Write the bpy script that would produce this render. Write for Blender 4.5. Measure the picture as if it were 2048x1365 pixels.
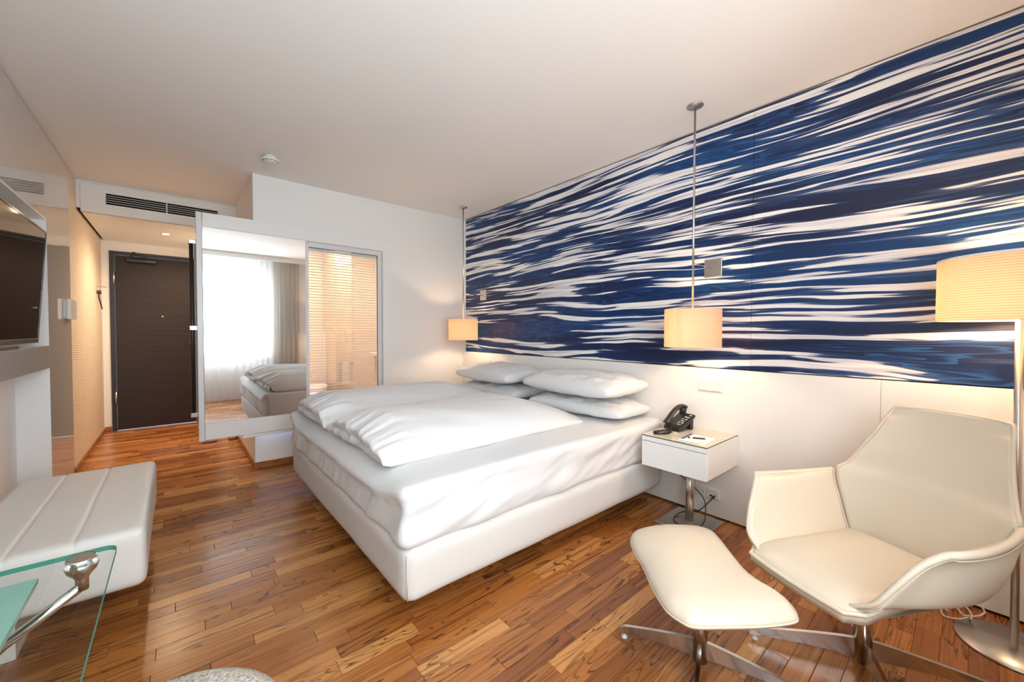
import bpy, bmesh, math, random
from mathutils import Vector, Matrix, noise

for o in list(bpy.data.objects):
    bpy.data.objects.remove(o, do_unlink=True)
SC = bpy.context.scene
COL = SC.collection
random.seed(7)
PI = math.pi

# ------------------------------------------------------------------ camera
# world: X towards the mural wall, Y along it towards the entrance, Z up
CAM_R = Matrix(((0.761674, 0.012969, -0.647831),
                (-0.647956, 0.018845, -0.761444),
                (0.002333, 0.999738, 0.022757)))
CAM_H = 1.2
FPX = 790.346
cd = bpy.data.cameras.new('camera')
cd.sensor_fit = 'HORIZONTAL'
cd.sensor_width = 36.0
cd.lens = FPX * 36.0 / 2048.0
cd.clip_start = 0.02
cam = bpy.data.objects.new('camera', cd)
COL.objects.link(cam)
q_ = CAM_R.to_quaternion()
cam.matrix_world = Matrix.Translation((0, 0, CAM_H)) @ q_.to_matrix().to_4x4()
SC.camera = cam


def proj(P):
    v = CAM_R.transposed() @ (Vector(P) - Vector((0, 0, CAM_H)))
    if v.z > -0.02:
        return None
    return (1024 + FPX * v.x / -v.z, 682.5 - FPX * v.y / -v.z)


# ------------------------------------------------------------------ world, exposure
SC.view_settings.view_transform = 'Standard'
SC.view_settings.look = 'None'
SC.view_settings.gamma = 1.0
SC.view_settings.use_curve_mapping = False
SC.view_settings.exposure = 0.14
SC.cycles.max_bounces = 8
SC.cycles.caustics_reflective = False
SC.cycles.caustics_refractive = False
wd = bpy.data.worlds.new('world')
SC.world = wd
wd.use_nodes = True
wn = wd.node_tree
bg = wn.nodes['Background']
bg.inputs['Color'].default_value = (0.80, 0.90, 1.0, 1)
bg.inputs['Strength'].default_value = 3.0

# room numbers (metres)
XR = 2.66        # mural wall
XL = -0.657      # left wall
YB = 4.01        # bathroom wall with the mirror panel
YD = 6.68        # entrance wall
YF = -0.50       # window wall
ZC = 2.545       # ceiling
XC = 0.514       # corridor side of the bathroom
YBH = 5.19       # bulkhead front
ZS = 2.27        # soffit of the corridor

WIN = (-0.55, 1.32, 0.72, 2.25)     # window opening x0,x1,z0,z1


def add_area(name, loc, rot, sx, sy, power, col, spread=None):
    l = bpy.data.lights.new(name, 'AREA')
    l.shape = 'RECTANGLE'
    l.size, l.size_y = sx, sy
    l.energy = power
    l.color = col
    if spread:
        l.spread = spread
    o = bpy.data.objects.new(name, l)
    COL.objects.link(o)
    o.location = loc
    o.rotation_euler = rot
    return o


def add_point(name, loc, power, col, rad=0.03):
    l = bpy.data.lights.new(name, 'POINT')
    l.energy = power
    l.color = col
    l.shadow_soft_size = rad
    o = bpy.data.objects.new(name, l)
    COL.objects.link(o)
    o.location = loc
    return o


# daylight entering through the window behind the camera
add_area('window_daylight', ((WIN[0] + WIN[1]) / 2, YF - 0.25, (WIN[2] + WIN[3]) / 2 + 0.05), (PI / 2, 0, 0),
         WIN[1] - WIN[0] + 0.5, WIN[3] - WIN[2] + 0.5, 158.0, (0.93, 0.97, 1.0))


# ------------------------------------------------------------------ materials
def mat(name, col=(0.8, 0.8, 0.8), rough=0.5, metal=0.0, spec=0.5, **kw):
    m = bpy.data.materials.new(name)
    m.use_nodes = True
    b = m.node_tree.nodes['Principled BSDF']
    b.inputs['Base Color'].default_value = (*col, 1)
    b.inputs['Roughness'].default_value = rough
    b.inputs['Metallic'].default_value = metal
    b.inputs['Specular IOR Level'].default_value = spec
    for k, v in kw.items():
        b.inputs[k.replace('_', ' ')].default_value = v
    return m


class N:
    """small helper to wire shader nodes"""
    def __init__(self, m):
        self.t = m.node_tree
        self.b = self.t.nodes.get('Principled BSDF')

    def new(self, typ, **kw):
        n = self.t.nodes.new(typ)
        for k, v in kw.items():
            setattr(n, k, v)
        return n

    def link(self, a, b):
        self.t.links.new(a, b)

    def val(self, sock, v):
        if isinstance(v, (int, float, tuple, list)):
            sock.default_value = v
        else:
            self.link(v, sock)

    def math(self, op, a, b=0.0, c=None, clamp=False):
        n = self.new('ShaderNodeMath', operation=op, use_clamp=clamp)
        self.val(n.inputs[0], a)
        self.val(n.inputs[1], b)
        if c is not None:
            self.val(n.inputs[2], c)
        return n.outputs[0]

    def pos(self):
        g = self.new('ShaderNodeNewGeometry')
        s = self.new('ShaderNodeSeparateXYZ')
        self.link(g.outputs['Position'], s.inputs[0])
        return s.outputs[0], s.outputs[1], s.outputs[2]

    def comb(self, x, y, z=0.0):
        n = self.new('ShaderNodeCombineXYZ')
        self.val(n.inputs[0], x)
        self.val(n.inputs[1], y)
        self.val(n.inputs[2], z)
        return n.outputs[0]

    def noise(self, vec, scale=1.0, detail=2.0, rough=0.5, dist=0.0):
        n = self.new('ShaderNodeTexNoise')
        self.link(vec, n.inputs['Vector'])
        n.inputs['Scale'].default_value = scale
        n.inputs['Detail'].default_value = detail
        n.inputs['Roughness'].default_value = rough
        n.inputs['Distortion'].default_value = dist
        return n.outputs['Fac']

    def ramp(self, fac, stops, interp='LINEAR'):
        n = self.new('ShaderNodeValToRGB')
        n.color_ramp.interpolation = interp
        e = n.color_ramp.elements
        while len(e) < len(stops):
            e.new(0.5)
        for i, (p, c) in enumerate(stops):
            e[i].position = p
            e[i].color = (*c, 1) if len(c) == 3 else c
        self.link(fac, n.inputs[0])
        return n.outputs[0]

    def smooth(self, v, a, b):
        n = self.new('ShaderNodeMapRange', interpolation_type='SMOOTHSTEP')
        self.val(n.inputs[0], v)
        n.inputs[1].default_value = a
        n.inputs[2].default_value = b
        return n.outputs[0]

    def mix(self, f, a, b, blend='MIX'):
        n = self.new('ShaderNodeMix', data_type='RGBA', blend_type=blend)
        self.val(n.inputs[0], f)
        self.val(n.inputs[6], (*a, 1) if isinstance(a, tuple) and len(a) == 3 else a)
        self.val(n.inputs[7], (*b, 1) if isinstance(b, tuple) and len(b) == 3 else b)
        return n.outputs[2]

    def bump(self, h, strength=0.2, dist=0.01):
        n = self.new('ShaderNodeBump')
        n.inputs['Strength'].default_value = strength
        n.inputs['Distance'].default_value = dist
        self.link(h, n.inputs['Height'])
        self.link(n.outputs[0], self.b.inputs['Normal'])

    def color(self, c):
        self.link(c, self.b.inputs['Base Color'])


def textured(name, col, rough, scale, strength, dist=0.002, var=0.04, stretch=(1, 1, 1), **kw):
    """plain colour with fine procedural relief and slight tone variation"""
    m = mat(name, col, rough, **kw)
    n = N(m)
    x, y, z = n.pos()
    v = n.comb(n.math('MULTIPLY', x, stretch[0]), n.math('MULTIPLY', y, stretch[1]), n.math('MULTIPLY', z, stretch[2]))
    f = n.noise(v, scale, 3.0)
    n.bump(f, strength, dist)
    g = n.noise(v, 3.0, 2.0)
    d = tuple(c * (1 - var) for c in col)
    n.color(n.mix(g, d, col))
    return m


M = {}
M['paint'] = textured('white_wall_paint', (0.86, 0.85, 0.835), 0.55, 180, 0.03, var=0.01)
M['ceiling'] = textured('ceiling_paint', (0.90, 0.885, 0.865), 0.85, 150, 0.03, var=0.01)
M['white'] = mat('white_lacquer', (0.86, 0.86, 0.85), 0.3)
M['satin'] = mat('white_satin_panel', (0.86, 0.845, 0.82), 0.42)
M['gloss'] = mat('glossy_greige_panel', (0.62, 0.60, 0.58), 0.04, spec=0.9)
M['niche'] = mat('niche_white', (0.92, 0.935, 0.93), 0.35)
M['chrome'] = mat('brushed_chrome', (0.62, 0.60, 0.57), 0.18, 1.0)
M['steel'] = textured('brushed_steel', (0.62, 0.59, 0.54), 0.32, 60, 0.05, stretch=(1, 1, 0.05), metal=1.0)
M['black'] = mat('black_plastic', (0.022, 0.021, 0.022), 0.32)
M['rubber'] = mat('black_cable', (0.012, 0.012, 0.013), 0.45)
M['plastic'] = mat('white_plastic', (0.80, 0.79, 0.76), 0.28)
M['dark'] = mat('dark_void', (0.01, 0.01, 0.01), 0.9)
M['screen'] = mat('dark_screen', (0.012, 0.010, 0.009), 0.05, spec=0.6)
M['bezel'] = mat('dark_gloss_bezel', (0.05, 0.04, 0.035), 0.15)
M['mirror'] = mat('mirror_silver', (0.94, 0.95, 0.95), 0.0, 1.0)
M['linen'] = textured('white_bed_linen', (0.765, 0.77, 0.78), 0.85, 500, 0.05, var=0.01, Sheen_Weight=0.15)
M['base_fabric'] = textured('white_woven_bed_base', (0.735, 0.72, 0.695), 0.9, 700, 0.12, 0.001, var=0.02)
M['leather'] = textured('cream_leather', (0.70, 0.61, 0.485), 0.38, 260, 0.10, 0.001, var=0.03)
M['thread'] = mat('cream_stitching', (0.66, 0.58, 0.46), 0.7)
M['bench_leather'] = textured('white_leather', (0.76, 0.74, 0.71), 0.42, 300, 0.10, 0.001, var=0.03)
M['paper'] = mat('white_paper', (0.86, 0.86, 0.88), 0.8)
M['blue'] = mat('blue_print', (0.03, 0.14, 0.30), 0.6)
def tweed():
    m = mat('beige_tweed', (0.50, 0.45, 0.39), 0.95)
    n = N(m)
    x, y, z = n.pos()
    f = n.noise(n.comb(n.math('MULTIPLY', x, 160.0), n.math('MULTIPLY', y, 420.0), n.math('MULTIPLY', z, 420.0)), 1.0, 2.0)
    n.color(n.ramp(f, [(0.38, (0.26, 0.21, 0.17)), (0.55, (0.62, 0.56, 0.49)), (0.7, (0.74, 0.69, 0.62))]))
    n.bump(f, 0.6, 0.002)
    return m


M['weave'] = tweed()
M['ceramic'] = mat('white_ceramic', (0.85, 0.82, 0.78), 0.1)
M['bath'] = mat('bathroom_cream', (0.80, 0.73, 0.66), 0.35)
M['bath_tile'] = mat('bathroom_tile', (0.72, 0.60, 0.50), 0.3)
M['slat'] = mat('blind_slat', (0.85, 0.83, 0.80), 0.4)
M['alu'] = mat('white_aluminium_frame', (0.74, 0.75, 0.76), 0.3)
M['frosted'] = mat('green_frosted_glass', (0.30, 0.50, 0.43), 0.35)
M['taupe'] = mat('taupe_edge', (0.20, 0.15, 0.11), 0.4)


def wood(name, stops, attr=True, dark=0.85):
    m = mat(name, (0.3, 0.15, 0.06), 0.26, spec=0.5)
    n = N(m)
    x, y, z = n.pos()
    if attr:
        a = n.new('ShaderNodeAttribute', attribute_name='rnd', attribute_type='GEOMETRY')
        s = n.new('ShaderNodeSeparateXYZ')
        n.link(a.outputs['Vector'], s.inputs[0])
        r1, r2, r3 = s.outputs[0], s.outputs[1], s.outputs[2]
    else:
        r1, r2, r3 = 0.4, 0.3, 0.5
    off = n.math('MULTIPLY', r2, 37.0)
    px = n.math('ADD', x, off)
    py = n.math('ADD', y, n.math('MULTIPLY', r3, 11.0))
    # growth-ring figure: contour lines of a stretched noise field
    f = n.noise(n.comb(n.math('MULTIPLY', px, 1.1), n.math('MULTIPLY', py, 9.0), n.math('MULTIPLY', z, 9.0)), 1.0, 3.0, 0.5, 0.4)
    rings = n.math('FRACT', n.math('MULTIPLY', f, n.math('ADD', n.math('MULTIPLY', r3, 16.0), 7.0) if attr else 14.0))
    vein = n.math('MULTIPLY', n.smooth(rings, 0.74, 0.96), n.smooth(n.noise(n.comb(n.math('MULTIPLY', px, 1.6), n.math('MULTIPLY', py, 6.0)), 1.0, 2.0), 0.38, 0.60))
    fine = n.noise(n.comb(n.math('MULTIPLY', px, 3.0), n.math('MULTIPLY', py, 150.0)), 1.0, 4.0, 0.6)
    streak = n.noise(n.comb(n.math('MULTIPLY', px, 0.9), n.math('MULTIPLY', py, 48.0), 2.0), 1.0, 3.0, 0.6)
    base = n.ramp(r1, stops) if attr else None
    if base is None:
        base = n.mix(0.0, stops[1][1], stops[1][1])
    tone = n.ramp(n.math('MULTIPLY_ADD', n.math('SUBTRACT', rings, 0.5), 0.35, 0.5), [(0.0, (0.95, 0.95, 0.95)), (1.0, (1.05, 0.97, 0.90))])
    c = n.mix(1.0, base, tone, 'MULTIPLY')
    c = n.mix(n.math('MULTIPLY', n.smooth(fine, 0.45, 0.75), 0.35), c, (0.13, 0.05, 0.018))
    c = n.mix(n.math('MULTIPLY', n.smooth(streak, 0.50, 0.68), 0.60), c, (0.11, 0.034, 0.010))
    c = n.mix(n.math('MULTIPLY', n.smooth(streak, 0.42, 0.30), 0.35), c, (0.62, 0.34, 0.14))
    c = n.mix(n.math('MULTIPLY', vein, dark), c, (0.045, 0.013, 0.006))
    n.color(c)
    n.bump(fine, 0.05, 0.0008)
    return m


FLOOR_STOPS = [(0.0, (0.23, 0.077, 0.018)), (0.3, (0.38, 0.138, 0.033)), (0.7, (0.50, 0.205, 0.051)), (1.0, (0.64, 0.315, 0.105))]
M['floor'] = wood('teak_parquet', FLOOR_STOPS)
M['skirting'] = wood('teak_skirting', FLOOR_STOPS, attr=False)
M['gap'] = mat('parquet_joint', (0.03, 0.012, 0.005), 0.8)


def wenge():
    m = mat('dark_wenge_veneer', (0.03, 0.02, 0.017), 0.5, spec=0.35)
    n = N(m)
    x, y, z = n.pos()
    f = n.noise(n.comb(n.math('MULTIPLY', x, 2.0), y, n.math('MULTIPLY', z, 130.0)), 1.0, 4.0, 0.6)
    n.color(n.ramp(f, [(0.25, (0.012, 0.007, 0.007)), (0.7, (0.034, 0.021, 0.020))]))
    n.bump(f, 0.1, 0.001)
    return m


M['wenge'] = wenge()
M['wenge_dark'] = mat('dark_door_frame', (0.016, 0.013, 0.014), 0.4)


def wallpaper():
    m = mat('embossed_wave_wallpaper', (0.78, 0.66, 0.53), 0.6)
    n = N(m)
    x, y, z = n.pos()
    w = n.noise(n.comb(0.0, n.math('MULTIPLY', y, 5.0), n.math('MULTIPLY', z, 3.0)), 1.0, 2.0)
    s = n.math('SINE', n.math('ADD', n.math('MULTIPLY', z, 330.0), n.math('MULTIPLY', w, 22.0)))
    n.bump(s, 0.35, 0.003)
    return m


M['wallpaper'] = wallpaper()


def mural():
    """printed photograph of rippling water: white glints on deep blue, streaks run along the wall"""
    m = mat('water_print', (0.1, 0.15, 0.3), 0.32, spec=0.35)
    n = N(m)
    x, y, z = n.pos()
    h = n.math('SUBTRACT', z, 0.97)
    v = n.math('ADD', n.math('MULTIPLY', h, 5.4), n.math('MULTIPLY', n.math('MULTIPLY', h, h), 1.1))
    w1 = n.noise(n.comb(n.math('MULTIPLY', y, 0.55), n.math('MULTIPLY', v, 0.30)), 1.0, 1.0, 0.5)
    w2 = n.noise(n.comb(n.math('MULTIPLY', y, 2.4), n.math('MULTIPLY', v, 0.8), 4.0), 1.0, 1.0, 0.5)
    vv = n.math('ADD', v, n.math('ADD', n.math('MULTIPLY', w1, 1.3), n.math('MULTIPLY', w2, 0.16)))
    a = n.noise(n.comb(n.math('MULTIPLY', y, 0.50), n.math('MULTIPLY', vv, 0.75), 1.7), 1.0, 1.0, 0.5)
    b = n.noise(n.comb(n.math('MULTIPLY', y, 0.95), n.math('MULTIPLY', vv, 3.0), 9.1), 1.0, 2.0, 0.5)
    c = n.noise(n.comb(n.math('MULTIPLY', y, 1.7), n.math('MULTIPLY', vv, 8.5), 3.3), 1.0, 2.0, 0.5)
    s = n.math('ADD', n.math('MULTIPLY', a, 0.14), n.math('ADD', n.math('MULTIPLY', b, 0.56), n.math('MULTIPLY', c, 0.30)))
    s = n.math('ADD', s, n.math('MULTIPLY', h, 0.016))
    glint = n.smooth(s, 0.526, 0.542)
    soft = n.math('MULTIPLY', n.smooth(s, 0.480, 0.528), 0.16)
    rings = n.math('FRACT', n.math('MULTIPLY', n.math('ADD', n.math('MULTIPLY', b, 0.75), n.math('MULTIPLY', w2, 0.25)), 15.0))
    ring = n.math('MULTIPLY', n.smooth(rings, 0.55, 0.95), n.smooth(a, 0.52, 0.40))
    deep = n.ramp(n.noise(n.comb(n.math('MULTIPLY', y, 0.6), n.math('MULTIPLY', v, 0.4), 5.0), 1.0, 1.0),
                  [(0.35, (0.009, 0.014, 0.055)), (0.52, (0.006, 0.025, 0.098)), (0.68, (0.004, 0.046, 0.170))])
    col = n.mix(soft, deep, (0.20, 0.30, 0.55))
    col = n.mix(n.math('MULTIPLY', ring, 0.42), col, (0.030, 0.16, 0.45))
    white = n.mix(n.smooth(c, 0.40, 0.60), (0.62, 0.60, 0.66), (0.90, 0.87, 0.85))
    col = n.mix(glint, col, white)
    n.color(col)
    return m


M['mural'] = mural()


def sheer(name, col, transp, trans):
    m = bpy.data.materials.new(name)
    m.use_nodes = True
    t = m.node_tree
    t.nodes.remove(t.nodes['Principled BSDF'])
    out = t.nodes['Material Output']
    a = t.nodes.new('ShaderNodeBsdfTransparent')
    b = t.nodes.new('ShaderNodeBsdfTranslucent')
    c = t.nodes.new('ShaderNodeBsdfDiffuse')
    for nn in (b, c):
        nn.inputs['Color'].default_value = (*col, 1)
    m1 = t.nodes.new('ShaderNodeMixShader')
    m1.inputs[0].default_value = trans
    t.links.new(c.outputs[0], m1.inputs[1])
    t.links.new(b.outputs[0], m1.inputs[2])
    m2 = t.nodes.new('ShaderNodeMixShader')
    m2.inputs[0].default_value = 1 - transp
    t.links.new(a.outputs[0], m2.inputs[1])
    t.links.new(m1.outputs[0], m2.inputs[2])
    t.links.new(m2.outputs[0], out.inputs['Surface'])
    return m


M['sheer'] = sheer('sheer_curtain', (0.92, 0.94, 0.95), 0.55, 0.55)
M['drape'] = sheer('taupe_drape', (0.62, 0.58, 0.53), 0.0, 0.25)


def pane(name, tint, refl=0.04, rough=0.0):
    m = bpy.data.materials.new(name)
    m.use_nodes = True
    t = m.node_tree
    t.nodes.remove(t.nodes['Principled BSDF'])
    out = t.nodes['Material Output']
    a = t.nodes.new('ShaderNodeBsdfTransparent')
    a.inputs['Color'].default_value = (*tint, 1)
    b = t.nodes.new('ShaderNodeBsdfGlossy')
    b.inputs['Roughness'].default_value = rough
    lw = t.nodes.new('ShaderNodeLayerWeight')
    lw.inputs['Blend'].default_value = 0.5
    pw = t.nodes.new('ShaderNodeMath')
    pw.operation = 'POWER'
    pw.inputs[1].default_value = 5.0
    t.links.new(lw.outputs['Facing'], pw.inputs[0])
    fr = t.nodes.new('ShaderNodeMath')
    fr.operation = 'MULTIPLY_ADD'
    fr.inputs[1].default_value = 0.9
    fr.inputs[2].default_value = refl
    t.links.new(pw.outputs[0], fr.inputs[0])
    mm = t.nodes.new('ShaderNodeMixShader')
    t.links.new(fr.outputs[0], mm.inputs[0])
    t.links.new(a.outputs[0], mm.inputs[1])
    t.links.new(b.outputs[0], mm.inputs[2])
    t.links.new(mm.outputs[0], out.inputs['Surface'])
    return m


M['pane'] = pane('window_glass', (0.97, 0.98, 0.98))
M['table_glass'] = pane('clear_table_glass', (0.90, 0.95, 0.93), 0.035)
M['glass_edge'] = mat('green_glass_edge', (0.05, 0.26, 0.19), 0.5, spec=0.15)
M['night_glass'] = mat('pale_glass_top', (0.66, 0.62, 0.53), 0.03, spec=0.8)
M['glass_rim'] = mat('dark_green_glass_rim', (0.05, 0.07, 0.03), 0.15)


def shade():
    """pleated lamp shade: translucent paper with horizontal ribs"""
    m = bpy.data.materials.new('ribbed_lamp_shade')
    m.use_nodes = True
    n = N(m)
    t = m.node_tree
    t.nodes.remove(t.nodes['Principled BSDF'])
    out = t.nodes['Material Output']
    x, y, z = n.pos()
    f = n.math('FRACT', n.math('MULTIPLY', z, 108.0))
    line = n.math('SUBTRACT', 1.0, n.math('MULTIPLY', n.smooth(f, 0.70, 0.95), 0.75))
    col = n.mix(line, (0.46, 0.29, 0.14), (0.82, 0.70, 0.55))
    a = n.new('ShaderNodeBsdfTranslucent')
    b = n.new('ShaderNodeBsdfDiffuse')
    n.link(col, a.inputs['Color'])
    n.link(col, b.inputs['Color'])
    mm = n.new('ShaderNodeMixShader')
    mm.inputs[0].default_value = 0.5
    n.link(a.outputs[0], mm.inputs[1])
    n.link(b.outputs[0], mm.inputs[2])
    n.link(mm.outputs[0], out.inputs['Surface'])
    return m


M['shade'] = shade()


def emit(name, col, s):
    m = bpy.data.materials.new(name)
    m.use_nodes = True
    b = m.node_tree.nodes['Principled BSDF']
    b.inputs['Base Color'].default_value = (*col, 1)
    b.inputs['Emission Color'].default_value = (*col, 1)
    b.inputs['Emission Strength'].default_value = s
    return m


M['bulb'] = emit('warm_lamp_glow', (1.0, 0.72, 0.40), 12.0)
M['led'] = emit('blue_violet_led', (0.45, 0.55, 1.0), 2.0)
M['led_purple'] = emit('purple_led', (0.45, 0.25, 1.0), 3.0)


# ------------------------------------------------------------------ geometry helpers
def tag(o, label=None, cat=None, group=None, kind=None):
    if label:
        o['label'] = label
    if cat:
        o['category'] = cat
    if group:
        o['group'] = group
    if kind:
        o['kind'] = kind
    return o


def empty(name, loc=(0, 0, 0), **kw):
    o = bpy.data.objects.new(name, None)
    o.empty_display_size = 0.1
    COL.objects.link(o)
    o.location = loc
    tag(o, **kw)
    bpy.context.view_layer.update()
    return o


def obj(name, bm, m, parent=None, smooth=False, sub=0, loc=None, **kw):
    me = bpy.data.meshes.new(name)
    bmesh.ops.recalc_face_normals(bm, faces=bm.faces[:])
    bm.to_mesh(me)
    bm.free()
    me.materials.append(M[m] if isinstance(m, str) else m)
    if smooth:
        for p in me.polygons:
            p.use_smooth = True
    o = bpy.data.objects.new(name, me)
    COL.objects.link(o)
    if parent is not None:
        o.parent = parent
        o.matrix_parent_inverse = parent.matrix_world.inverted()
    if sub:
        s = o.modifiers.new('sub', 'SUBSURF')
        s.levels = s.render_levels = sub
    tag(o, **kw)
    return o


def autosmooth(o, ang=0.6):
    me = o.data
    for p in me.polygons:
        p.use_smooth = True
    bm = bmesh.new()
    bm.from_mesh(me)
    for e in bm.edges:
        if len(e.link_faces) == 2 and e.calc_face_angle(0) > ang:
            e.smooth = False
    bm.to_mesh(me)
    bm.free()
    return o


def B():
    return bmesh.new()


def box(bm, x0, x1, y0, y1, z0, z1, bev=0.0, seg=2):
    r = bmesh.ops.create_cube(bm, size=1.0)
    vs = r['verts']
    for v in vs:
        v.co = Vector(((x0 + x1) / 2 + v.co.x * (x1 - x0), (y0 + y1) / 2 + v.co.y * (y1 - y0), (z0 + z1) / 2 + v.co.z * (z1 - z0)))
    if bev:
        es = list({e for v in vs for e in v.link_edges})
        bmesh.ops.bevel(bm, geom=es, offset=bev, segments=seg, profile=0.5, affect='EDGES')
    return bm


def bx(x0, x1, y0, y1, z0, z1, bev=0.0, seg=2):
    return box(B(), x0, x1, y0, y1, z0, z1, bev, seg)


def tube(bm, pts, r, n=10, closed=False, cap=True):
    pts = [Vector(p) for p in pts]
    rs = r if isinstance(r, (list, tuple)) else [r] * len(pts)
    rings = []
    up = None
    for i, p in enumerate(pts):
        if closed:
            t = pts[(i + 1) % len(pts)] - pts[i - 1]
        else:
            t = pts[min(i + 1, len(pts) - 1)] - pts[max(i - 1, 0)]
        t.normalize()
        if up is None:
            up = Vector((0, 0, 1)) if abs(t.z) < 0.9 else Vector((1, 0, 0))
        a = up - t * up.dot(t)
        if a.length < 1e-5:
            a = t.orthogonal()
        a.normalize()
        b = t.cross(a)
        up = a
        rings.append([bm.verts.new(p + (a * math.cos(2 * PI * k / n) + b * math.sin(2 * PI * k / n)) * rs[i]) for k in range(n)])
    m = len(rings)
    for i in range(m if closed else m - 1):
        A, Bq = rings[i], rings[(i + 1) % m]
        for k in range(n):
            bm.faces.new((A[k], A[(k + 1) % n], Bq[(k + 1) % n], Bq[k]))
    if cap and not closed:
        bm.faces.new(rings[0])
        bm.faces.new(rings[-1])
    return bm


def lathe(bm, prof, n=48, c=(0, 0, 0), cap=True):
    rings = []
    for r, z in prof:
        if r < 1e-6:
            rings.append([bm.verts.new((c[0], c[1], c[2] + z))])
        else:
            rings.append([bm.verts.new((c[0] + r * math.cos(2 * PI * k / n), c[1] + r * math.sin(2 * PI * k / n), c[2] + z)) for k in range(n)])
    for A, Bq in zip(rings, rings[1:]):
        for k in range(n):
            k2 = (k + 1) % n
            if len(A) == 1 and len(Bq) == 1:
                continue
            if len(A) == 1:
                bm.faces.new((A[0], Bq[k], Bq[k2]))
            elif len(Bq) == 1:
                bm.faces.new((A[k], A[k2], Bq[0]))
            else:
                bm.faces.new((A[k], A[k2], Bq[k2], Bq[k]))
    if cap:
        if len(rings[0]) > 1:
            bm.faces.new(rings[0])
        if len(rings[-1]) > 1:
            bm.faces.new(rings[-1])
    return bm


def grid(bm, P, nu, nv, wrap_u=False):
    """P(u,v)->Vector, u,v in 0..1; returns the vertex rows"""
    rows = []
    for j in range(nv + 1):
        row = []
        for i in range(nu if wrap_u else nu + 1):
            row.append(bm.verts.new(P(i / nu, j / nv)))
        rows.append(row)
    for j in range(nv):
        k = len(rows[j])
        for i in range(k if wrap_u else k - 1):
            i2 = (i + 1) % k
            bm.faces.new((rows[j][i], rows[j][i2], rows[j + 1][i2], rows[j + 1][i]))
    return rows


def prism(bm, pts, z0, z1):
    a = [bm.verts.new((p[0], p[1], z0)) for p in pts]
    b = [bm.verts.new((p[0], p[1], z1)) for p in pts]
    bm.faces.new(a)
    bm.faces.new(b)
    for i in range(len(pts)):
        j = (i + 1) % len(pts)
        bm.faces.new((a[i], a[j], b[j], b[i]))
    return bm


def smoothstep(a, b, x):
    t = max(0.0, min(1.0, (x - a) / (b - a)))
    return t * t * (3 - 2 * t)


def catmull(pts, n=8, closed=False):
    pts = [Vector(p) for p in pts]
    out = []
    m = len(pts)
    for i in range(m if closed else m - 1):
        p0 = pts[(i - 1) % m] if closed or i > 0 else pts[0]
        p1 = pts[i]
        p2 = pts[(i + 1) % m]
        p3 = pts[(i + 2) % m] if closed or i + 2 < m else pts[-1]
        for k in range(n):
            t = k / n
            out.append(0.5 * ((2 * p1) + (p2 - p0) * t + (2 * p0 - 5 * p1 + 4 * p2 - p3) * t * t + (3 * p1 - p0 - 3 * p2 + p3) * t ** 3))
    if not closed:
        out.append(pts[-1])
    return out


# ------------------------------------------------------------------ floor
fl = obj('floor', bx(XL - 0.3, XR + 0.2, YF - 0.2, YD + 0.2, -0.12, -0.004), 'gap', kind='structure',
         label='glossy teak strip parquet floor')
PW = 0.071
BED = (0.72, 2.66, 1.47, 3.40)
cands = []
yrow = YF
irow = 0
rr = random.Random(3)
while yrow < YD:
    xs = XL - 0.15 - rr.random() * 0.45
    xend = XR + 0.02 if yrow < YB + 0.02 else XC + 0.03
    while xs < xend:
        ln = rr.choice((0.30, 0.38, 0.46, 0.52, 0.60))
        a, b = max(xs, XL - 0.15), min(xs + ln, xend)
        if b - a > 0.02:
            cx_, cy_ = (a + b) / 2, yrow + PW / 2
            pts = [proj((px_, py_, 0)) for px_ in (a, b) for py_ in (yrow, yrow + PW)]
            area = 0.0
            c_ = proj((cx_, cy_, 0))
            if c_ and all(pts) and -60 < c_[0] < 2110 and c_[1] < 1420:
                area = (b - a) * PW / max(0.05, (cx_ * .648 + cy_ * .761)) ** 3
                if BED[0] + .15 < cx_ < BED[1] and BED[2] + .25 < cy_ < BED[3] + .1:
                    area *= 0.02
                if cx_ < -0.15 and 1.9 < cy_ < 3.6:
                    area *= 0.05
            cands.append((area, a, b, yrow, rr.random(), rr.random(), rr.random()))
        xs += ln
    yrow += PW
    irow += 1
cands.sort(key=lambda c: -c[0])


def plank_mesh(bm, a, b, y0, g=0.0006, ch=0.0012):
    x0, x1, y1 = a + g, b - g, y0 + PW - g
    y0 = y0 + g
    lo = [bm.verts.new(p) for p in ((x0, y0, -0.004), (x1, y0, -0.004), (x1, y1, -0.004), (x0, y1, -0.004))]
    mi = [bm.verts.new(p) for p in ((x0, y0, -ch * .6), (x1, y0, -ch * .6), (x1, y1, -ch * .6), (x0, y1, -ch * .6))]
    hi = [bm.verts.new(p) for p in ((x0 + ch, y0 + ch, 0), (x1 - ch, y0 + ch, 0), (x1 - ch, y1 - ch, 0), (x0 + ch, y1 - ch, 0))]
    fs = [bm.faces.new(hi)]
    for A, Bq in ((lo, mi), (mi, hi)):
        for i in range(4):
            j = (i + 1) % 4
            fs.append(bm.faces.new((A[i], A[j], Bq[j], Bq[i])))
    return len(fs)


def set_rnd(me, vals):
    at = me.attributes.new('rnd', 'FLOAT_VECTOR', 'FACE')
    flat = []
    for v in vals:
        flat.extend(v)
    at.data.foreach_set('vector', flat)


def plank_object(name, items, kind=None):
    me = bpy.data.meshes.new(name)
    bm = B()
    vals = []
    for it in items:
        k = plank_mesh(bm, it[1], it[2], it[3])
        vals += [(it[4], it[5], it[6])] * k
    bm.to_mesh(me)
    bm.free()
    me.materials.append(M['floor'])
    set_rnd(me, vals)
    o = bpy.data.objects.new(name, me)
    COL.objects.link(o)
    o.parent = fl
    if kind:
        o['kind'] = kind
    return o


for it in cands[:298]:
    plank_object('plank', [it])
plank_object('remaining_planks', cands[298:], kind='stuff')

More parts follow.
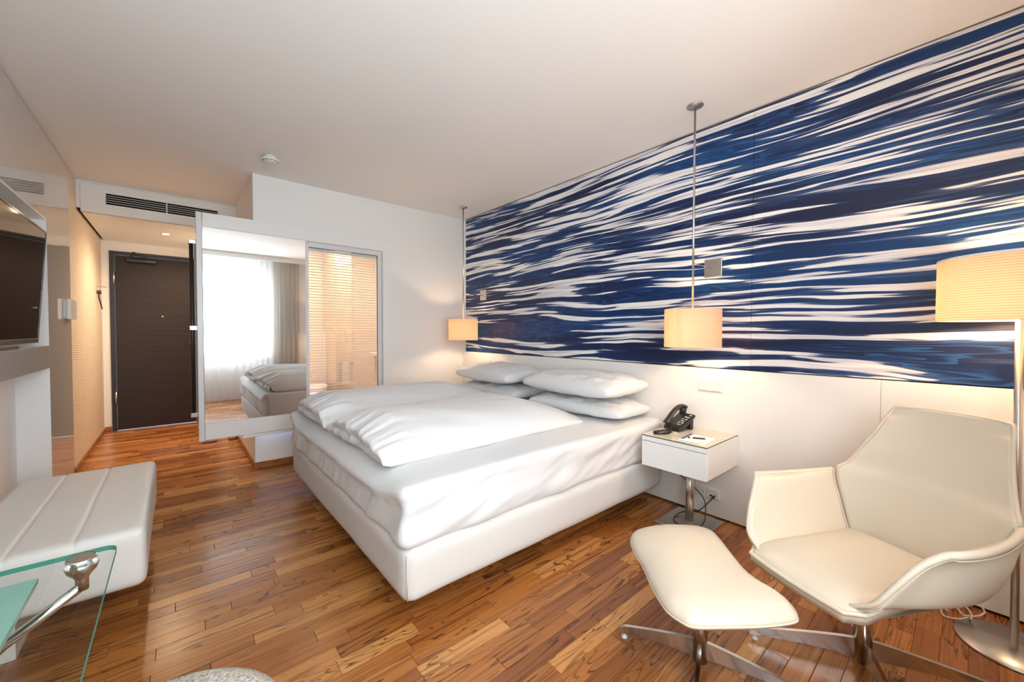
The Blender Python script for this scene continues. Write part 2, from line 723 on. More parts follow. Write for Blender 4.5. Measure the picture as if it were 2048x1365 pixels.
# ------------------------------------------------------------------ ceiling and walls
obj('ceiling', bx(XL - 0.3, XR + 0.2, YF - 0.2, YD + 0.2, ZC, ZC + 0.12), 'ceiling', kind='structure', label='smooth white painted ceiling')

wr = obj('wall_right', bx(XR + 0.02, XR + 0.2, YF, YB, 0, ZC), 'dark', kind='structure',
         label='bedroom wall with a blue water print above white panels')
seams = [3.985, 3.077, 1.983, 0.888, -0.207, YF]
for y1, y0 in zip(seams, seams[1:]):
    obj('mural_panel', bx(XR, XR + 0.018, y0 + 0.0008, y1 - 0.0008, 0.972, ZC - 0.010, 0.0006, 1), 'mural', wr)
for y1, y0 in ((YB - 0.003, 2.373), (2.373, 0.30), (0.30, YF)):
    obj('lower_panel', bx(XR - 0.02, XR + 0.018, y0 + 0.0006, y1 - 0.0006, 0.012, 0.966, 0.001, 1), 'satin', wr)
obj('shadow_gap_profile', bx(XR + 0.006, XR + 0.018, YF, YB, ZC - 0.009, ZC), 'taupe', wr)
obj('edge_profile', bx(XR - 0.001, XR + 0.018, 3.986, YB - 0.001, 0.967, ZC - 0.010), 'white', wr)

# wall with the bathroom window (opening x .935..1.64, z .40..2.03)
WX0, WX1, WZ0, WZ1 = 0.935, 1.640, 0.40, 2.030
bm = B()
box(bm, XC, WX0, YB, YB + 0.12, 0.306, ZC)
box(bm, WX1, XR + 0.2, YB, YB + 0.12, 0.306, ZC)
box(bm, WX0, WX1, YB, YB + 0.12, 0.306, WZ0)
box(bm, XC, XR + 0.2, YB + 0.045, YB + 0.12, 0, 0.306)
box(bm, WX0, WX1, YB, YB + 0.12, WZ1, ZC)
obj('wall_back', bm, 'paint', kind='structure', label='white wall beside the bed with the bathroom window opening')
obj('wall_corridor', bx(XC, XC + 0.1, YB + 0.1205, YD, 0, ZC), 'paint', kind='structure', label='corridor side wall of the bathroom')
bm = B()
box(bm, XL - 0.2, -0.592, YD, YD + 0.15, 0, ZC)
box(bm, 0.44, XC + 0.1, YD, YD + 0.15, 0, ZC)
box(bm, -0.592, 0.44, YD, YD + 0.15, 2.158, ZC)
obj('wall_end', bm, 'paint', kind='structure', label='entrance wall around the dark door')

# left wall: wallpapered corridor part, glossy panels and the television niche
NY0, NY1, NZ1, NX = 1.9, 4.09, 1.96, -0.81
wl = obj('wall_left', bx(XL - 0.02, XL, 4.855, YD, 0, ZC), 'wallpaper', kind='structure',
         label='left wall with embossed wallpaper, glossy panels and a television niche')
obj('gloss_panel', bx(XL - 0.02, XL, 4.0905, 4.852, 0.0, ZC - 0.012, 0.0008, 1), 'gloss', wl)
obj('gloss_panel', bx(XL - 0.02, XL, NY0, 4.0885, NZ1, ZC - 0.012, 0.0008, 1), 'gloss', wl)
obj('gloss_panel', bx(XL - 0.02, XL, YF, NY0 - 0.001, 0.0, ZC - 0.012, 0.0008, 1), 'gloss', wl)
obj('niche_back', bx(NX - 0.02, NX, NY0, NY1, 0, NZ1), 'niche', wl)
obj('niche_side', bx(NX, XL - 0.001, NY1, NY1 + 0.02, 0, NZ1), 'niche', wl)
obj('niche_side', bx(NX, XL - 0.02, NY0 - 0.02, NY0, 0, NZ1), 'niche', wl)
obj('niche_top', bx(NX, XL - 0.001, NY0, NY1, NZ1 - 0.012, NZ1), 'niche', wl)
obj('wall_light_block', bx(XL - 0.3, XL - 0.2, YF - 0.2, YD + 0.2, 0, ZC), 'dark', kind='structure', label='unseen layer added behind the glossy panels to block stray light')  # added out of view; keeps world light from leaking through the panel seams

# window wall behind the camera
bm = B()
box(bm, XL - 0.2, WIN[0], YF - 0.15, YF, 0, ZC)
box(bm, WIN[1], XR + 0.2, YF - 0.15, YF, 0, ZC)
box(bm, WIN[0], WIN[1], YF - 0.15, YF, 0, WIN[2])
box(bm, WIN[0], WIN[1], YF - 0.15, YF, WIN[3], ZC)
obj('wall_front', bm, 'paint', kind='structure', label='window wall seen only in the mirror')
w1 = empty('window_1', (0, YF - 0.08, WIN[2]), kind='structure', label='large window behind the sheer curtains')
bm = B()
t = 0.05
box(bm, WIN[0], WIN[1], YF - 0.11, YF - 0.05, WIN[2], WIN[2] + t)
box(bm, WIN[0], WIN[1], YF - 0.11, YF - 0.05, WIN[3] - t, WIN[3])
for xx in (WIN[0], 1.02, WIN[1] - t):
    box(bm, xx, xx + t, YF - 0.11, YF - 0.05, WIN[2] + t, WIN[3] - t)
obj('window_frame', bm, 'white', w1)
for x0, x1 in ((WIN[0] + t, 1.02), (1.02 + t, WIN[1] - t)):
    obj('pane', bx(x0, x1, YF - 0.083, YF - 0.079, WIN[2] + t, WIN[3] - t), 'pane', w1)
obj('window_sill', bx(WIN[0] - 0.02, WIN[1] + 0.02, YF - 0.05, YF + 0.03, WIN[2] - 0.03, WIN[2], 0.004), 'white', w1)
obj('trim_1', bx(XL, XR, YF + 0.30, YF + 0.32, ZC - 0.09, ZC), 'satin', kind='structure', label='curtain pelmet board under the ceiling')


def curtain(x0, x1, y, z0, z1, amp, folds, seed):
    rd = random.Random(seed)
    ph = [rd.uniform(0, 6.28) for _ in range(4)]
    nu = int((x1 - x0) * 90)

    def P(u, v):
        x = x0 + (x1 - x0) * u
        s = math.sin(x * folds + ph[0] + 0.8 * math.sin(x * 5 + ph[1])) + 0.4 * math.sin(x * folds * 2.1 + ph[2])
        k = 0.45 + 0.55 * (1 - v)
        return Vector((x, y + amp * s * k, z0 + (z1 - z0) * v))
    bm = B()
    grid(bm, P, nu, 14)
    return bm


tag(obj('sheer_curtain', curtain(-0.62, 0.86, -0.30, 0.02, ZC - 0.03, 0.016, 46, 1), 'sheer', smooth=True),
    'white sheer curtain, the wider one, mirrored beside the bed', 'curtain', 'sheer curtains')
tag(obj('sheer_curtain', curtain(0.84, 1.36, -0.285, 0.02, ZC - 0.03, 0.022, 70, 2), 'sheer', smooth=True),
    'white sheer curtain gathered next to the taupe drape', 'curtain', 'sheer curtains')
tag(obj('blackout_drape', curtain(1.37, 1.80, -0.36, 0.02, ZC - 0.03, 0.030, 75, 3), 'drape', smooth=True),
    'taupe blackout drape pulled aside at the window', 'curtain')

# bulkhead with the air grille over the corridor
bh = empty('bulkhead', (0, YBH, ZS), kind='structure', label='white bulkhead over the corridor with a boarded soffit')
VX0, VX1, VZ0, VZ1 = -0.472, 0.352, 2.362, 2.462
bm = B()
box(bm, -0.632, VX0, YBH, YBH + 0.02, ZS, ZC - 0.012)
box(bm, VX1, XC, YBH, YBH + 0.02, ZS, ZC - 0.012)
box(bm, VX0, VX1, YBH, YBH + 0.02, ZS, VZ0)
box(bm, VX0, VX1, YBH, YBH + 0.02, VZ1, ZC - 0.012)
obj('front_panel', bm, 'white', bh)
obj('edge_trim', bx(XL, -0.633, YBH - 0.004, YBH + 0.02, 2.30, ZC), 'white', bh)
obj('edge_trim', bx(-0.633, XC, YBH - 0.004, YBH + 0.01, ZC - 0.011, ZC), 'white', bh)
obj('backing', bx(VX0 - 0.02, VX1 + 0.02, YBH + 0.07, YBH + 0.08, VZ0 - 0.02, VZ1 + 0.02), 'dark', bh)
ys = [YBH + 0.0, 5.53, 5.86, 6.20, 6.52, YD]
for a, b in zip(ys, ys[1:]):
    obj('soffit_board', bx(-0.632, XC, a + 0.002, b - 0.002, ZS, ZS + 0.018, 0.002, 1), 'white', bh)
obj('shadow_gap', bx(XL, -0.633, YBH + 0.02, YD, ZS + 0.02, ZS + 0.03), 'dark', bh)

ag = empty('air_grille', ((VX0 + VX1) / 2, YBH, VZ0), label='white slotted air grille in the bulkhead above the corridor', cat='air grille')
bm = B()
f = 0.026
box(bm, VX0 - f, VX1 + f, YBH - 0.006, YBH, VZ1, VZ1 + f)
box(bm, VX0 - f, VX1 + f, YBH - 0.006, YBH, VZ0 - f, VZ0)
box(bm, VX0 - f, VX0, YBH - 0.006, YBH, VZ0, VZ1)
box(bm, VX1, VX1 + f, YBH - 0.006, YBH, VZ0, VZ1)
obj('frame', bm, 'white', ag)
for i in range(4):
    zz = VZ0 + (VZ1 - VZ0) * (i + 1) / 5
    obj('slat', bx(VX0, VX1, YBH - 0.003, YBH + 0.003, zz - 0.0019, zz + 0.0019), 'white', ag)
obj('mullion', bx(-0.055, -0.047, YBH - 0.005, YBH + 0.02, VZ0, VZ1), 'white', ag)

dl = empty('downlight', (-0.07, 5.81, ZS), label='small glowing recessed downlight in the corridor soffit', cat='downlight')
obj('rim', lathe(B(), [(0.032, -0.001), (0.040, -0.004), (0.043, -0.001)], 28, (-0.07, 5.81, ZS), cap=False), 'chrome', dl, True)
obj('lens', lathe(B(), [(0.033, -0.002), (0.0, -0.003)], 28, (-0.07, 5.81, ZS), cap=False), 'bulb', dl)


def spot(name, loc, power, col, ang=1.9):
    l = bpy.data.lights.new(name, 'SPOT')
    l.energy = power
    l.color = col
    l.spot_size = ang
    l.spot_blend = 1.0
    l.shadow_soft_size = 0.03
    o = bpy.data.objects.new(name, l)
    COL.objects.link(o)
    o.location = loc
    return o


WARM = (1.0, 0.67, 0.40)
spot('downlight_beam', (-0.07, 5.81, ZS - 0.012), 70, (1.0, 0.74, 0.49), 2.9)
spot('downlight_beam', (0.36, 5.81, ZS - 0.012), 70, (1.0, 0.74, 0.49), 2.9)
dl2 = empty('downlight', (0.36, 5.81, ZS), label='recessed downlight hidden behind the mirror panel', cat='downlight')
obj('lens', lathe(B(), [(0.033, -0.002), (0.0, -0.003)], 28, (0.36, 5.81, ZS), cap=False), 'bulb', dl2)

# baseboards
obj('baseboard_left', bx(XL, XL + 0.012, 4.853, YD, 0, 0.055, 0.002, 1), 'skirting', kind='structure', label='teak skirting along the wallpapered corridor wall')
obj('baseboard_end', bx(XL + 0.012, -0.595, YD - 0.012, YD, 0, 0.06, 0.002, 1), 'skirting', kind='structure', label='short teak skirting beside the entrance door')
obj('baseboard_corridor', bx(XC - 0.012, XC, YB + 0.033, YD, 0, 0.055, 0.002, 1), 'skirting', kind='structure', label='teak skirting along the bathroom side of the corridor')
obj('baseboard_back', bx(XC - 0.011, XR - 0.02, YB + 0.032, YB + 0.045, 0, 0.055, 0.002, 1), 'skirting', kind='structure', label='teak skirting under the mirror panel')

# ------------------------------------------------------------------ entrance door
d1 = empty('door_1', (-0.08, YD, 0), kind='structure', label='dark wenge entrance door with overhead closer')
bm = B()
box(bm, -0.590, -0.548, YD - 0.012, YD + 0.1, 0, 2.154)
box(bm, 0.395, 0.438, YD - 0.012, YD + 0.1, 0, 2.154)
box(bm, -0.548, 0.395, YD - 0.012, YD + 0.1, 2.112, 2.154)
obj('door_frame', bm, 'wenge_dark', d1)
leaf = obj('door_leaf', bx(-0.545, 0.392, YD - 0.006, YD + 0.04, 0.006, 2.108, 0.003, 1), 'wenge', d1)
for zz in (1.84, 0.40):
    h = tube(B(), [(-0.552, YD - 0.018, zz - 0.07), (-0.552, YD - 0.018, zz + 0.07)], 0.010, 12)
    obj('hinge', h, 'chrome', d1, True)
cl = obj('door_closer', bx(-0.455, -0.165, YD - 0.055, YD - 0.006, 2.03, 2.085, 0.018, 4), 'black', d1, True)
obj('closer_arm', tube(B(), [(-0.40, YD - 0.04, 2.09), (-0.38, YD - 0.075, 2.15), (-0.26, YD - 0.03, 2.10)], 0.011, 8), 'black', cl)
obj('peephole', lathe(B(), [(0.0, 0.004), (0.009, 0.003), (0.012, 0.0)], 16, (0, 0, 0)), 'chrome', d1).matrix_world = Matrix.Translation((-0.123, YD - 0.006, 1.386)) @ Matrix.Rotation(PI / 2, 4, 'X')
bm = B()
tube(bm, [(0.30, YD - 0.006, 1.06), (0.30, YD - 0.05, 1.06)], 0.009)
tube(bm, [(0.31, YD - 0.05, 1.06), (0.13, YD - 0.052, 1.06)], 0.009)
obj('door_handle', bm, 'chrome', d1, True)

# ------------------------------------------------------------------ mirror panel hanging in front of the bathroom wall
PY = 3.994
mp = empty('mirror_panel', (0.54, PY, 0.30), label='tall white framed mirror panel reflecting the window curtains', cat='mirror panel')
obj('edge_stile', bx(0.130, 0.168, PY, PY + 0.045, 0.318, 2.146, 0.003, 2), 'alu', mp)
obj('top_rail', bx(0.1705, 1.7455, PY, PY + 0.014, 2.034, 2.146, 0.0015, 1), 'white', mp)
obj('backing_board', bx(0.170, 0.911, PY + 0.006, PY + 0.014, 0.330, 2.10), 'white', mp)
obj('bottom_rail', bx(0.1705, 1.7455, PY, PY + 0.014, 0.324, 0.459, 0.0015, 1), 'white', mp)
obj('mirror_glass', bx(0.1705, 0.912, PY + 0.002, PY + 0.006, 0.460, 2.0325), 'mirror', mp)
obj('ledge', bx(0.42, 1.7455, PY + 0.003, PY + 0.014, 0.296, 0.321, 0.001, 1), 'white', mp)
obj('glow_strip', bx(XC + 0.02, 1.70, YB + 0.012, YB + 0.035, 0.300, 0.305), 'led', mp)
hb = obj('handle', tube(B(), [(0.100, PY + 0.02, 0.535), (0.100, PY + 0.02, 1.90)], 0.0135, 16), 'wenge_dark', mp, True)
for zz in (1.905, 1.226, 0.535):
    obj('bracket', bx(0.082, 0.131, PY + 0.002, PY + 0.038, zz - 0.018, zz + 0.018, 0.004, 2), 'chrome', hb)
obj('edge_strip', bx(0.118, 0.130, PY + 0.03, PY + 0.045, 0.46, 1.885), 'taupe', mp)
for x0, x1, y0 in ((0.20, 0.325, 5.30), (0.43, 0.50, 5.30)):
    tag(obj('floor_stop', bx(x0, x1, y0, y0 + 0.10, 0, 0.028, 0.012, 3), 'taupe', None, True),
        'wider dark metal floor stop under the mirror panel' if x0 < 0.3 else 'narrow dark metal floor stop at the corridor skirting', 'door stop')

# ------------------------------------------------------------------ bathroom window with blind
w2 = empty('window_2', (1.28, YB, WZ0), kind='structure', label='internal bathroom window with venetian blind between panes')
obj('casing', bx(WX1 + 0.001, 1.7455, PY, PY + 0.014, 0.46, 2.0335, 0.0015, 1), 'white', w2)
bm = B()
FX0, FX1, FZ1 = 0.913, 1.612, 2.012
box(bm, FX0, 0.940, 4.000, 4.045, WZ0, FZ1)
box(bm, FX1 - 0.022, FX1 + 0.020, 4.012, 4.045, WZ0, FZ1)
box(bm, 0.940, FX1 - 0.022, 4.006, 4.045, FZ1 - 0.030, FZ1 + 0.015)
obj('window_frame', bm, 'alu', w2)
bm = B()
box(bm, 0.940, FX1 - 0.022, 4.010, 4.018, FZ1 - 0.035, FZ1 - 0.030)
box(bm, FX1 - 0.027, FX1 - 0.022, 4.010, 4.018, WZ0, FZ1 - 0.030)
obj('gasket', bm, 'rubber', w2)
obj('blind_headrail', bx(0.942, FX1 - 0.028, 4.022, 4.045, FZ1 - 0.060, FZ1 - 0.036), 'alu', w2)
obj('pane', bx(0.940, FX1 - 0.022, 4.014, 4.017, WZ0, FZ1 - 0.032), 'pane', w2)
bm = B()
box(bm, 0.946, FX1 - 0.032, -0.008, 0.008, -0.0003, 0.0003)
bmesh.ops.rotate(bm, verts=bm.verts[:], cent=(0, 0, 0), matrix=Matrix.Rotation(math.radians(-24), 3, 'X'))
s0 = obj('slat', bm, 'slat', w2)
zz = WZ0 + 0.02
k = 0
while zz < FZ1 - 0.065:
    o = s0 if k == 0 else s0.copy()
    if k:
        COL.objects.link(o)
        o.parent = w2
    o.matrix_parent_inverse = w2.matrix_world.inverted()
    o.location = (0, 4.034, zz)
    zz += 0.0262
    k += 1
for xx in (1.06, 1.44):
    obj('ladder_cord', tube(B(), [(xx, 4.026, WZ0), (xx, 4.026, FZ1 - 0.06)], 0.0012, 6), 'slat', w2)

# bathroom behind it
BY = 6.60
obj('wall_bath_end', bx(XC + 0.1, XR + 0.2, BY, BY + 0.1, 0, ZC), 'bath', kind='structure', label='cream end wall of the bathroom')
obj('wall_bath_right', bx(XR, XR + 0.2, YB + 0.12, BY, 0, ZC), 'bath', kind='structure', label='cream side wall of the bathroom')
obj('floor_bath', bx(XC + 0.1, XR, YB + 0.12, BY, 0.0, 0.02), 'bath_tile', kind='structure', label='tiled bathroom floor')
obj('wall_bath_pier', bx(1.75, 1.97, 5.95, BY, 0.0, ZC), 'bath_tile', kind='structure', label='tiled bathroom pier')
obj('wall_bath_ledge', bx(XC + 0.1, 1.75, BY - 0.15, BY, 0.02, 1.17, 0.005), 'bath', kind='structure', label='low bathroom wall ledge')
add_area('bathroom_ceiling_light', (1.7, 5.4, ZC - 0.03), (0, 0, 0), 1.2, 1.4, 55, (1.0, 0.74, 0.54))
obj('ceiling_light', bx(1.1, 2.3, 4.75, 6.05, ZC - 0.02, ZC - 0.008), 'white', None, label='flat white ceiling light panel in the bathroom', cat='ceiling light')
bd = empty('bidet', (1.48, 6.2, 0.02), label='white ceramic bidet behind the blind', cat='bidet')
prof = [(0.10, 0.0), (0.12, 0.05), (0.17, 0.22), (0.20, 0.38), (0.205, 0.41), (0.19, 0.415), (0.16, 0.38), (0.08, 0.30), (0.0, 0.28)]
o = obj('bowl', lathe(B(), prof, 36, (0, 0, 0), cap=False), 'ceramic', bd, True)
o.matrix_world = Matrix.Translation((1.48, 6.15, 0.02)) @ Matrix.Diagonal((0.95, 1.35, 1.0, 1.0))
bm = B()
tube(bm, [(1.47, 6.36, 0.43), (1.47, 6.36, 0.55), (1.47, 6.31, 0.57), (1.47, 6.24, 0.55)], 0.016, 10)
tube(bm, [(1.47, 6.36, 0.55), (1.47, 6.36, 0.60)], 0.022, 10)
tube(bm, [(1.47, 6.36, 0.60), (1.53, 6.33, 0.62)], 0.007, 8)
obj('faucet', bm, 'chrome', bd, True)
tr = empty('towel_rail', (1.88, 5.93, 0.75), label='small chrome rail with hanging towel in the bathroom', cat='towel rail')
obj('rail', tube(B(), [(1.80, 5.95, 0.74), (1.80, 5.88, 0.74), (1.96, 5.88, 0.74), (1.96, 5.95, 0.74)], 0.012, 8), 'chrome', tr, True)
tag(obj('hand_towel', bx(1.81, 1.90, 5.86, 5.90, 0.44, 0.76, 0.012, 2), 'linen'), 'cream hand towel over the bathroom rail', 'towel')
vt = empty('vanity', (2.5, 5.2, 0), label='white washbasin counter at the bathroom side wall', cat='vanity')
obj('countertop', bx(2.16, XR, 4.75, 5.75, 0.86, 0.90, 0.004), 'ceramic', vt)
obj('leg', bx(2.20, 2.24, 4.80, 4.84, 0.02, 0.86), 'bath_tile', vt)
obj('leg', bx(2.20, 2.24, 5.66, 5.70, 0.02, 0.86), 'bath_tile', vt)
obj('shelf', bx(2.18, XR, 4.80, 5.70, 0.42, 0.45), 'bath_tile', vt)
obj('basin', lathe(B(), [(0.16, 0.0), (0.19, 0.06), (0.18, 0.065), (0.14, 0.02), (0.0, 0.015)], 32, (2.42, 5.3, 0.90), cap=False), 'ceramic', vt, True)
mm_ = empty('shaving_mirror', (2.40, 5.55, 1.40), label='square swivel shaving mirror on the bathroom wall', cat='mirror')
bm = bx(-0.09, 0.09, -0.008, 0.008, -0.11, 0.11, 0.004)
bmesh.ops.rotate(bm, verts=bm.verts[:], cent=(0, 0, 0), matrix=Matrix.Rotation(0.12, 3, 'Y'))
bmesh.ops.translate(bm, verts=bm.verts[:], vec=(2.33, 5.40, 1.43))
obj('glass', bm, 'bath_tile', mm_)
obj('arm', tube(B(), [(2.33, 5.41, 1.43), (2.45, 5.48, 1.40), (XR, 5.5, 1.38)], 0.008, 8), 'chrome', mm_)
hd = empty('hair_dryer', (2.45, 5.1, 1.2), label='wall hair dryer with a curled cord in the bathroom', cat='hair dryer')
obj('holder', bx(2.44, XR, 5.18, 5.26, 1.18, 1.28, 0.01), 'plastic', hd)
coil = []
for i in range(140):
    tt = i / 139
    a = tt * 2 * PI * 12
    coil.append((2.40 + 0.02 * math.cos(a) + 0.05 * tt, 5.20 + 0.02 * math.sin(a), 1.24 - 0.30 * tt))
obj('cord', tube(B(), coil, 0.004, 6), 'taupe', hd, True)
tag(obj('shower_glass', bx(1.735, 1.745, 5.2, 5.94, 0.02, 2.1), 'pane'), 'clear glass shower screen in the bathroom', 'glass screen')
tag(obj('purple_light_strip', bx(0.95, 1.55, YB + 0.122, YB + 0.14, 0.60, 0.615), 'led_purple'), 'purple glowing light strip at the window foot', 'light strip')

# ------------------------------------------------------------------ bed
def rounded_block(x0, x1, y0, y1, z0, z1, r, cuts=(30, 30, 10), disp=None):
    bm = B()
    nx, ny, nz = cuts
    lo = Vector((x0, y0, z0))
    hi = Vector((x1, y1, z1))
    seen = {}

    def vert(i, j, k):
        key = (i, j, k)
        if key not in seen:
            p = Vector((x0 + (x1 - x0) * i / nx, y0 + (y1 - y0) * j / ny, z0 + (z1 - z0) * k / nz))
            c = Vector([min(max(p[a], lo[a] + r), hi[a] - r) for a in range(3)])
            d = p - c
            nrm = d.normalized() if d.length > 1e-7 else Vector((0, 0, 1))
            p = c + nrm * min(r, d.length) if d.length <= r else c + nrm * r
            if disp:
                p = p + disp(p, nrm)
            seen[key] = bm.verts.new(p)
        return seen[key]
    for j in range(ny):
        for i in range(nx):
            for k in (0, nz):
                bm.faces.new((vert(i, j, k), vert(i + 1, j, k), vert(i + 1, j + 1, k), vert(i, j + 1, k)))
    for k in range(nz):
        for i in range(nx):
            for j in (0, ny):
                bm.faces.new((vert(i, j, k), vert(i + 1, j, k), vert(i + 1, j, k + 1), vert(i, j, k + 1)))
        for j in range(ny):
            for i in (0, nx):
                bm.faces.new((vert(i, j, k), vert(i, j + 1, k), vert(i, j + 1, k + 1), vert(i, j, k + 1)))
    return bm


def nz_(x, y, z=0.0):
    return noise.noise(Vector((x, y, z)))


BX0, BX1, BY0, BY1 = 0.675, 2.635, 1.43, 3.43
bed = empty('bed', (1.66, 2.43, 0), label='wide low double bed with white upholstered base and mattress', cat='bed')


def base_disp(p, n):
    return n * (0.004 * nz_(p.x * 4, p.y * 4, p.z * 6))


obj('bed_base', rounded_block(BX0, BX1, BY0, BY1, 0.105, 0.335, 0.045, (44, 44, 10), base_disp), 'base_fabric', bed, True)
obj('plinth', bx(1.25, 2.60, 1.85, 3.0, 0.0, 0.115), 'taupe', bed)
obj('corner_seam', tube(B(), [(BX0 + 0.011, BY0 + 0.011, 0.13), (BX0 + 0.009, BY0 + 0.009, 0.22), (BX0 + 0.011, BY0 + 0.011, 0.31)], 0.0022, 6), 'base_fabric', bed, True)


def matt_disp(p, n):
    v = 0.004 * nz_(p.x * 3, p.y * 3, p.z * 3)
    side = max(0.0, -n.x)
    if side > 0.3 and p.z < 0.57:
        k = smoothstep(0.56, 0.48, p.z)
        v += side * k * (0.022 * nz_(p.y * 6.5 + p.z * 5, p.z * 3.2, 3.0) + 0.008 * nz_(p.y * 19 + p.z * 9, p.z * 5.0, 8.0) - 0.012)
    near = max(0.0, -n.y)
    if near > 0.3 and p.z < 0.57:
        k = smoothstep(0.575, 0.51, p.z)
        v += near * k * (0.017 * nz_(p.x * 2.0 + p.z * 3.5, p.z * 11 - p.x * 3.2, 1.0) + 0.008 * nz_(p.x * 6, p.z * 22 - p.x * 8, 4.0) - 0.006)
    if n.z > 0.5:
        v += 0.005 * nz_(p.x * 5, p.y * 5, 2.0)
    d = n * v
    # the soft foot edge sinks between the corners
    mid = smoothstep(1.43, 1.75, p.y) * smoothstep(3.43, 3.15, p.y)
    if p.z > 0.42:
        d.z -= 0.055 * mid * math.exp(-((p.x - 0.66) / 0.07) ** 2) * smoothstep(0.42, 0.56, p.z)
    return d


obj('mattress', rounded_block(BX0 - 0.018, BX1, BY0 - 0.004, BY1 + 0.004, 0.325, 0.585, 0.040, (100, 110, 22), matt_disp), 'linen', bed, True)
obj('scuff_mark', bx(1.045, 1.105, BY0 - 0.0005, BY0 + 0.004, 0.196, 0.1975), 'taupe', bed)


def duvet(x0, x1, y0, y1, zb, H, seed, skew=0.0, label=''):
    rd = random.Random(seed)
    s = rd.uniform(0, 50)
    bm = B()
    nu, nv = 130, 90

    def env(t, p, q):
        return max(0.0, 1 - abs(2 * t - 1) ** p) ** q

    def outline(u, v):
        x = x0 + (x1 - x0) * u
        y = y0 + (y1 - y0) * v
        # ragged foot edge, slightly rounded head corners
        foot = math.exp(-u / 0.05)
        x += foot * (0.018 * nz_(y * 6, s) + 0.012 * nz_(y * 17, s + 3) + skew * (v - 0.5))
        c = abs(2 * v - 1)
        x -= (0.10 * c ** 4) * smoothstep(0.7, 1.0, u)
        y += (0.014 * nz_(x * 3.0, s + 9)) * (1 if v < 0.5 else -1)
        return x, y

    def top(u, v):
        x, y = outline(u, v)
        uu = 1 - (1 - u) ** 1.0
        hu = (0.42 + 0.58 * min(1.0, (uu / 0.10) ** 0.6 if uu > 0 else 0.0)) * min(1.0, ((1 - uu) / 0.30) ** 0.75 if uu < 1 else 0.0)
        hv = env(v, 2.4, 0.62)
        z = zb + 0.018 + H * hu * hv
        foot = math.exp(-((u - 0.02) / 0.10) ** 2) if u > 0.02 else 1.0
        wr = 0.026 * foot * nz_(y * 13, x * 3, s) + 0.016 * foot * nz_(y * 30, x * 4, s + 2)
        wr += 0.014 * nz_(x * 2.2, y * 3.0, s) + 0.007 * nz_(x * 5 + y * 9, y * 5 - x * 2, s + 5)
        z += wr * min(1, hu * 1.2) * min(1.0, hv * 2)
        lip = 0.022 * math.exp(-(u / 0.03) ** 2) * hv
        return Vector((x - lip * (1 if u > 0 else 0.2), y, max(z, zb + 0.012)))

    def bot(u, v):
        x, y = outline(u, v)
        x += 0.045 * math.exp(-u / 0.03)
        return Vector((x, y + (0.006 if v < 0.5 else -0.006), zb))
    a = grid(bm, top, nu, nv)
    b = grid(bm, bot, nu, nv)
    # close the rim through a crumpled lower hem
    ra = a[0] + [r[-1] for r in a[1:]] + a[-1][-2::-1] + [r[0] for r in a[-2:0:-1]]
    rb = b[0] + [r[-1] for r in b[1:]] + b[-1][-2::-1] + [r[0] for r in b[-2:0:-1]]
    for i in range(len(ra)):
        j = (i + 1) % len(ra)
        bm.faces.new((ra[i], ra[j], rb[j], rb[i]))
    o = obj('duvet', bm, 'linen', None, True)
    tag(o, label, 'duvet', 'folded duvets')
    # second folded layer peeking out below the foot end
    bm = B()

    def hem(u, v):
        y = y0 + 0.03 + (y1 - y0 - 0.06) * u
        a_ = PI * v
        bul = 0.030 + 0.008 * nz_(y * 12, s + 20) + 0.005 * nz_(y * 30, s + 22)
        x = x0 + 0.035 - bul * math.sin(a_) * 1.2 + 0.02 * nz_(y * 6, s)
        return Vector((x, y, zb + 0.032 - 0.030 * math.cos(a_) + 0.012 * nz_(y * 20, a_ * 1.5, s + 30) * math.sin(a_)))
    grid(bm, hem, 70, 12)
    obj('folded_hem', bm, 'linen', o, True)
    return o


duvet(0.700, 2.17, 1.700, 2.570, 0.586, 0.165, 4, 0.02, 'thick white folded duvet on the nearer half of the bed')
duvet(0.700, 2.20, 2.600, 3.42, 0.586, 0.165, 11, 0.03, 'thick white folded duvet on the bed half beside the mirror')


def pillow(name, c, w, d, T, rot, tilt, seed, label):
    bm = B()
    rd = random.Random(seed)
    s = rd.uniform(0, 40)
    nu, nv = 56, 40

    def P(side):
        def f(u, v):
            a, b = 2 * u - 1, 2 * v - 1
            pin = 1 - 0.05 * (1 - abs(a) ** 2) * abs(b) ** 3 - 0.06 * abs(a * b) ** 6
            pin2 = 1 - 0.05 * (1 - abs(b) ** 2) * abs(a) ** 3 - 0.06 * abs(a * b) ** 6
            x, y = b * d / 2 * pin, a * w / 2 * pin2
            e = max(0.0, (1 - a * a) * (1 - b * b))
            t = T / 2 * e ** 0.32
            edge = (1 - e)
            t += (0.016 * nz_(a * 3, b * 3, s) + 0.016 * edge * nz_(a * 10, b * 10, s + 4) + 0.007 * nz_(a * 9 + b * 4, b * 6, s + 6)) * min(1, e * 3)
            flat = 0.55 if side < 0 else 1.0
            return Vector((x, y, side * t * flat))
        return f
    a = grid(bm, P(1), nu, nv)
    b = grid(bm, P(-1), nu, nv)
    bmesh.ops.remove_doubles(bm, verts=bm.verts[:], dist=0.0004)
    Mx = Matrix.Translation(c) @ Matrix.Rotation(rot, 4, 'Z') @ Matrix.Rotation(tilt, 4, 'Y')
    bmesh.ops.transform(bm, matrix=Mx, verts=bm.verts[:])
    o = obj(name, bm, 'linen', None, True)
    return tag(o, label, 'pillow', 'white pillows')


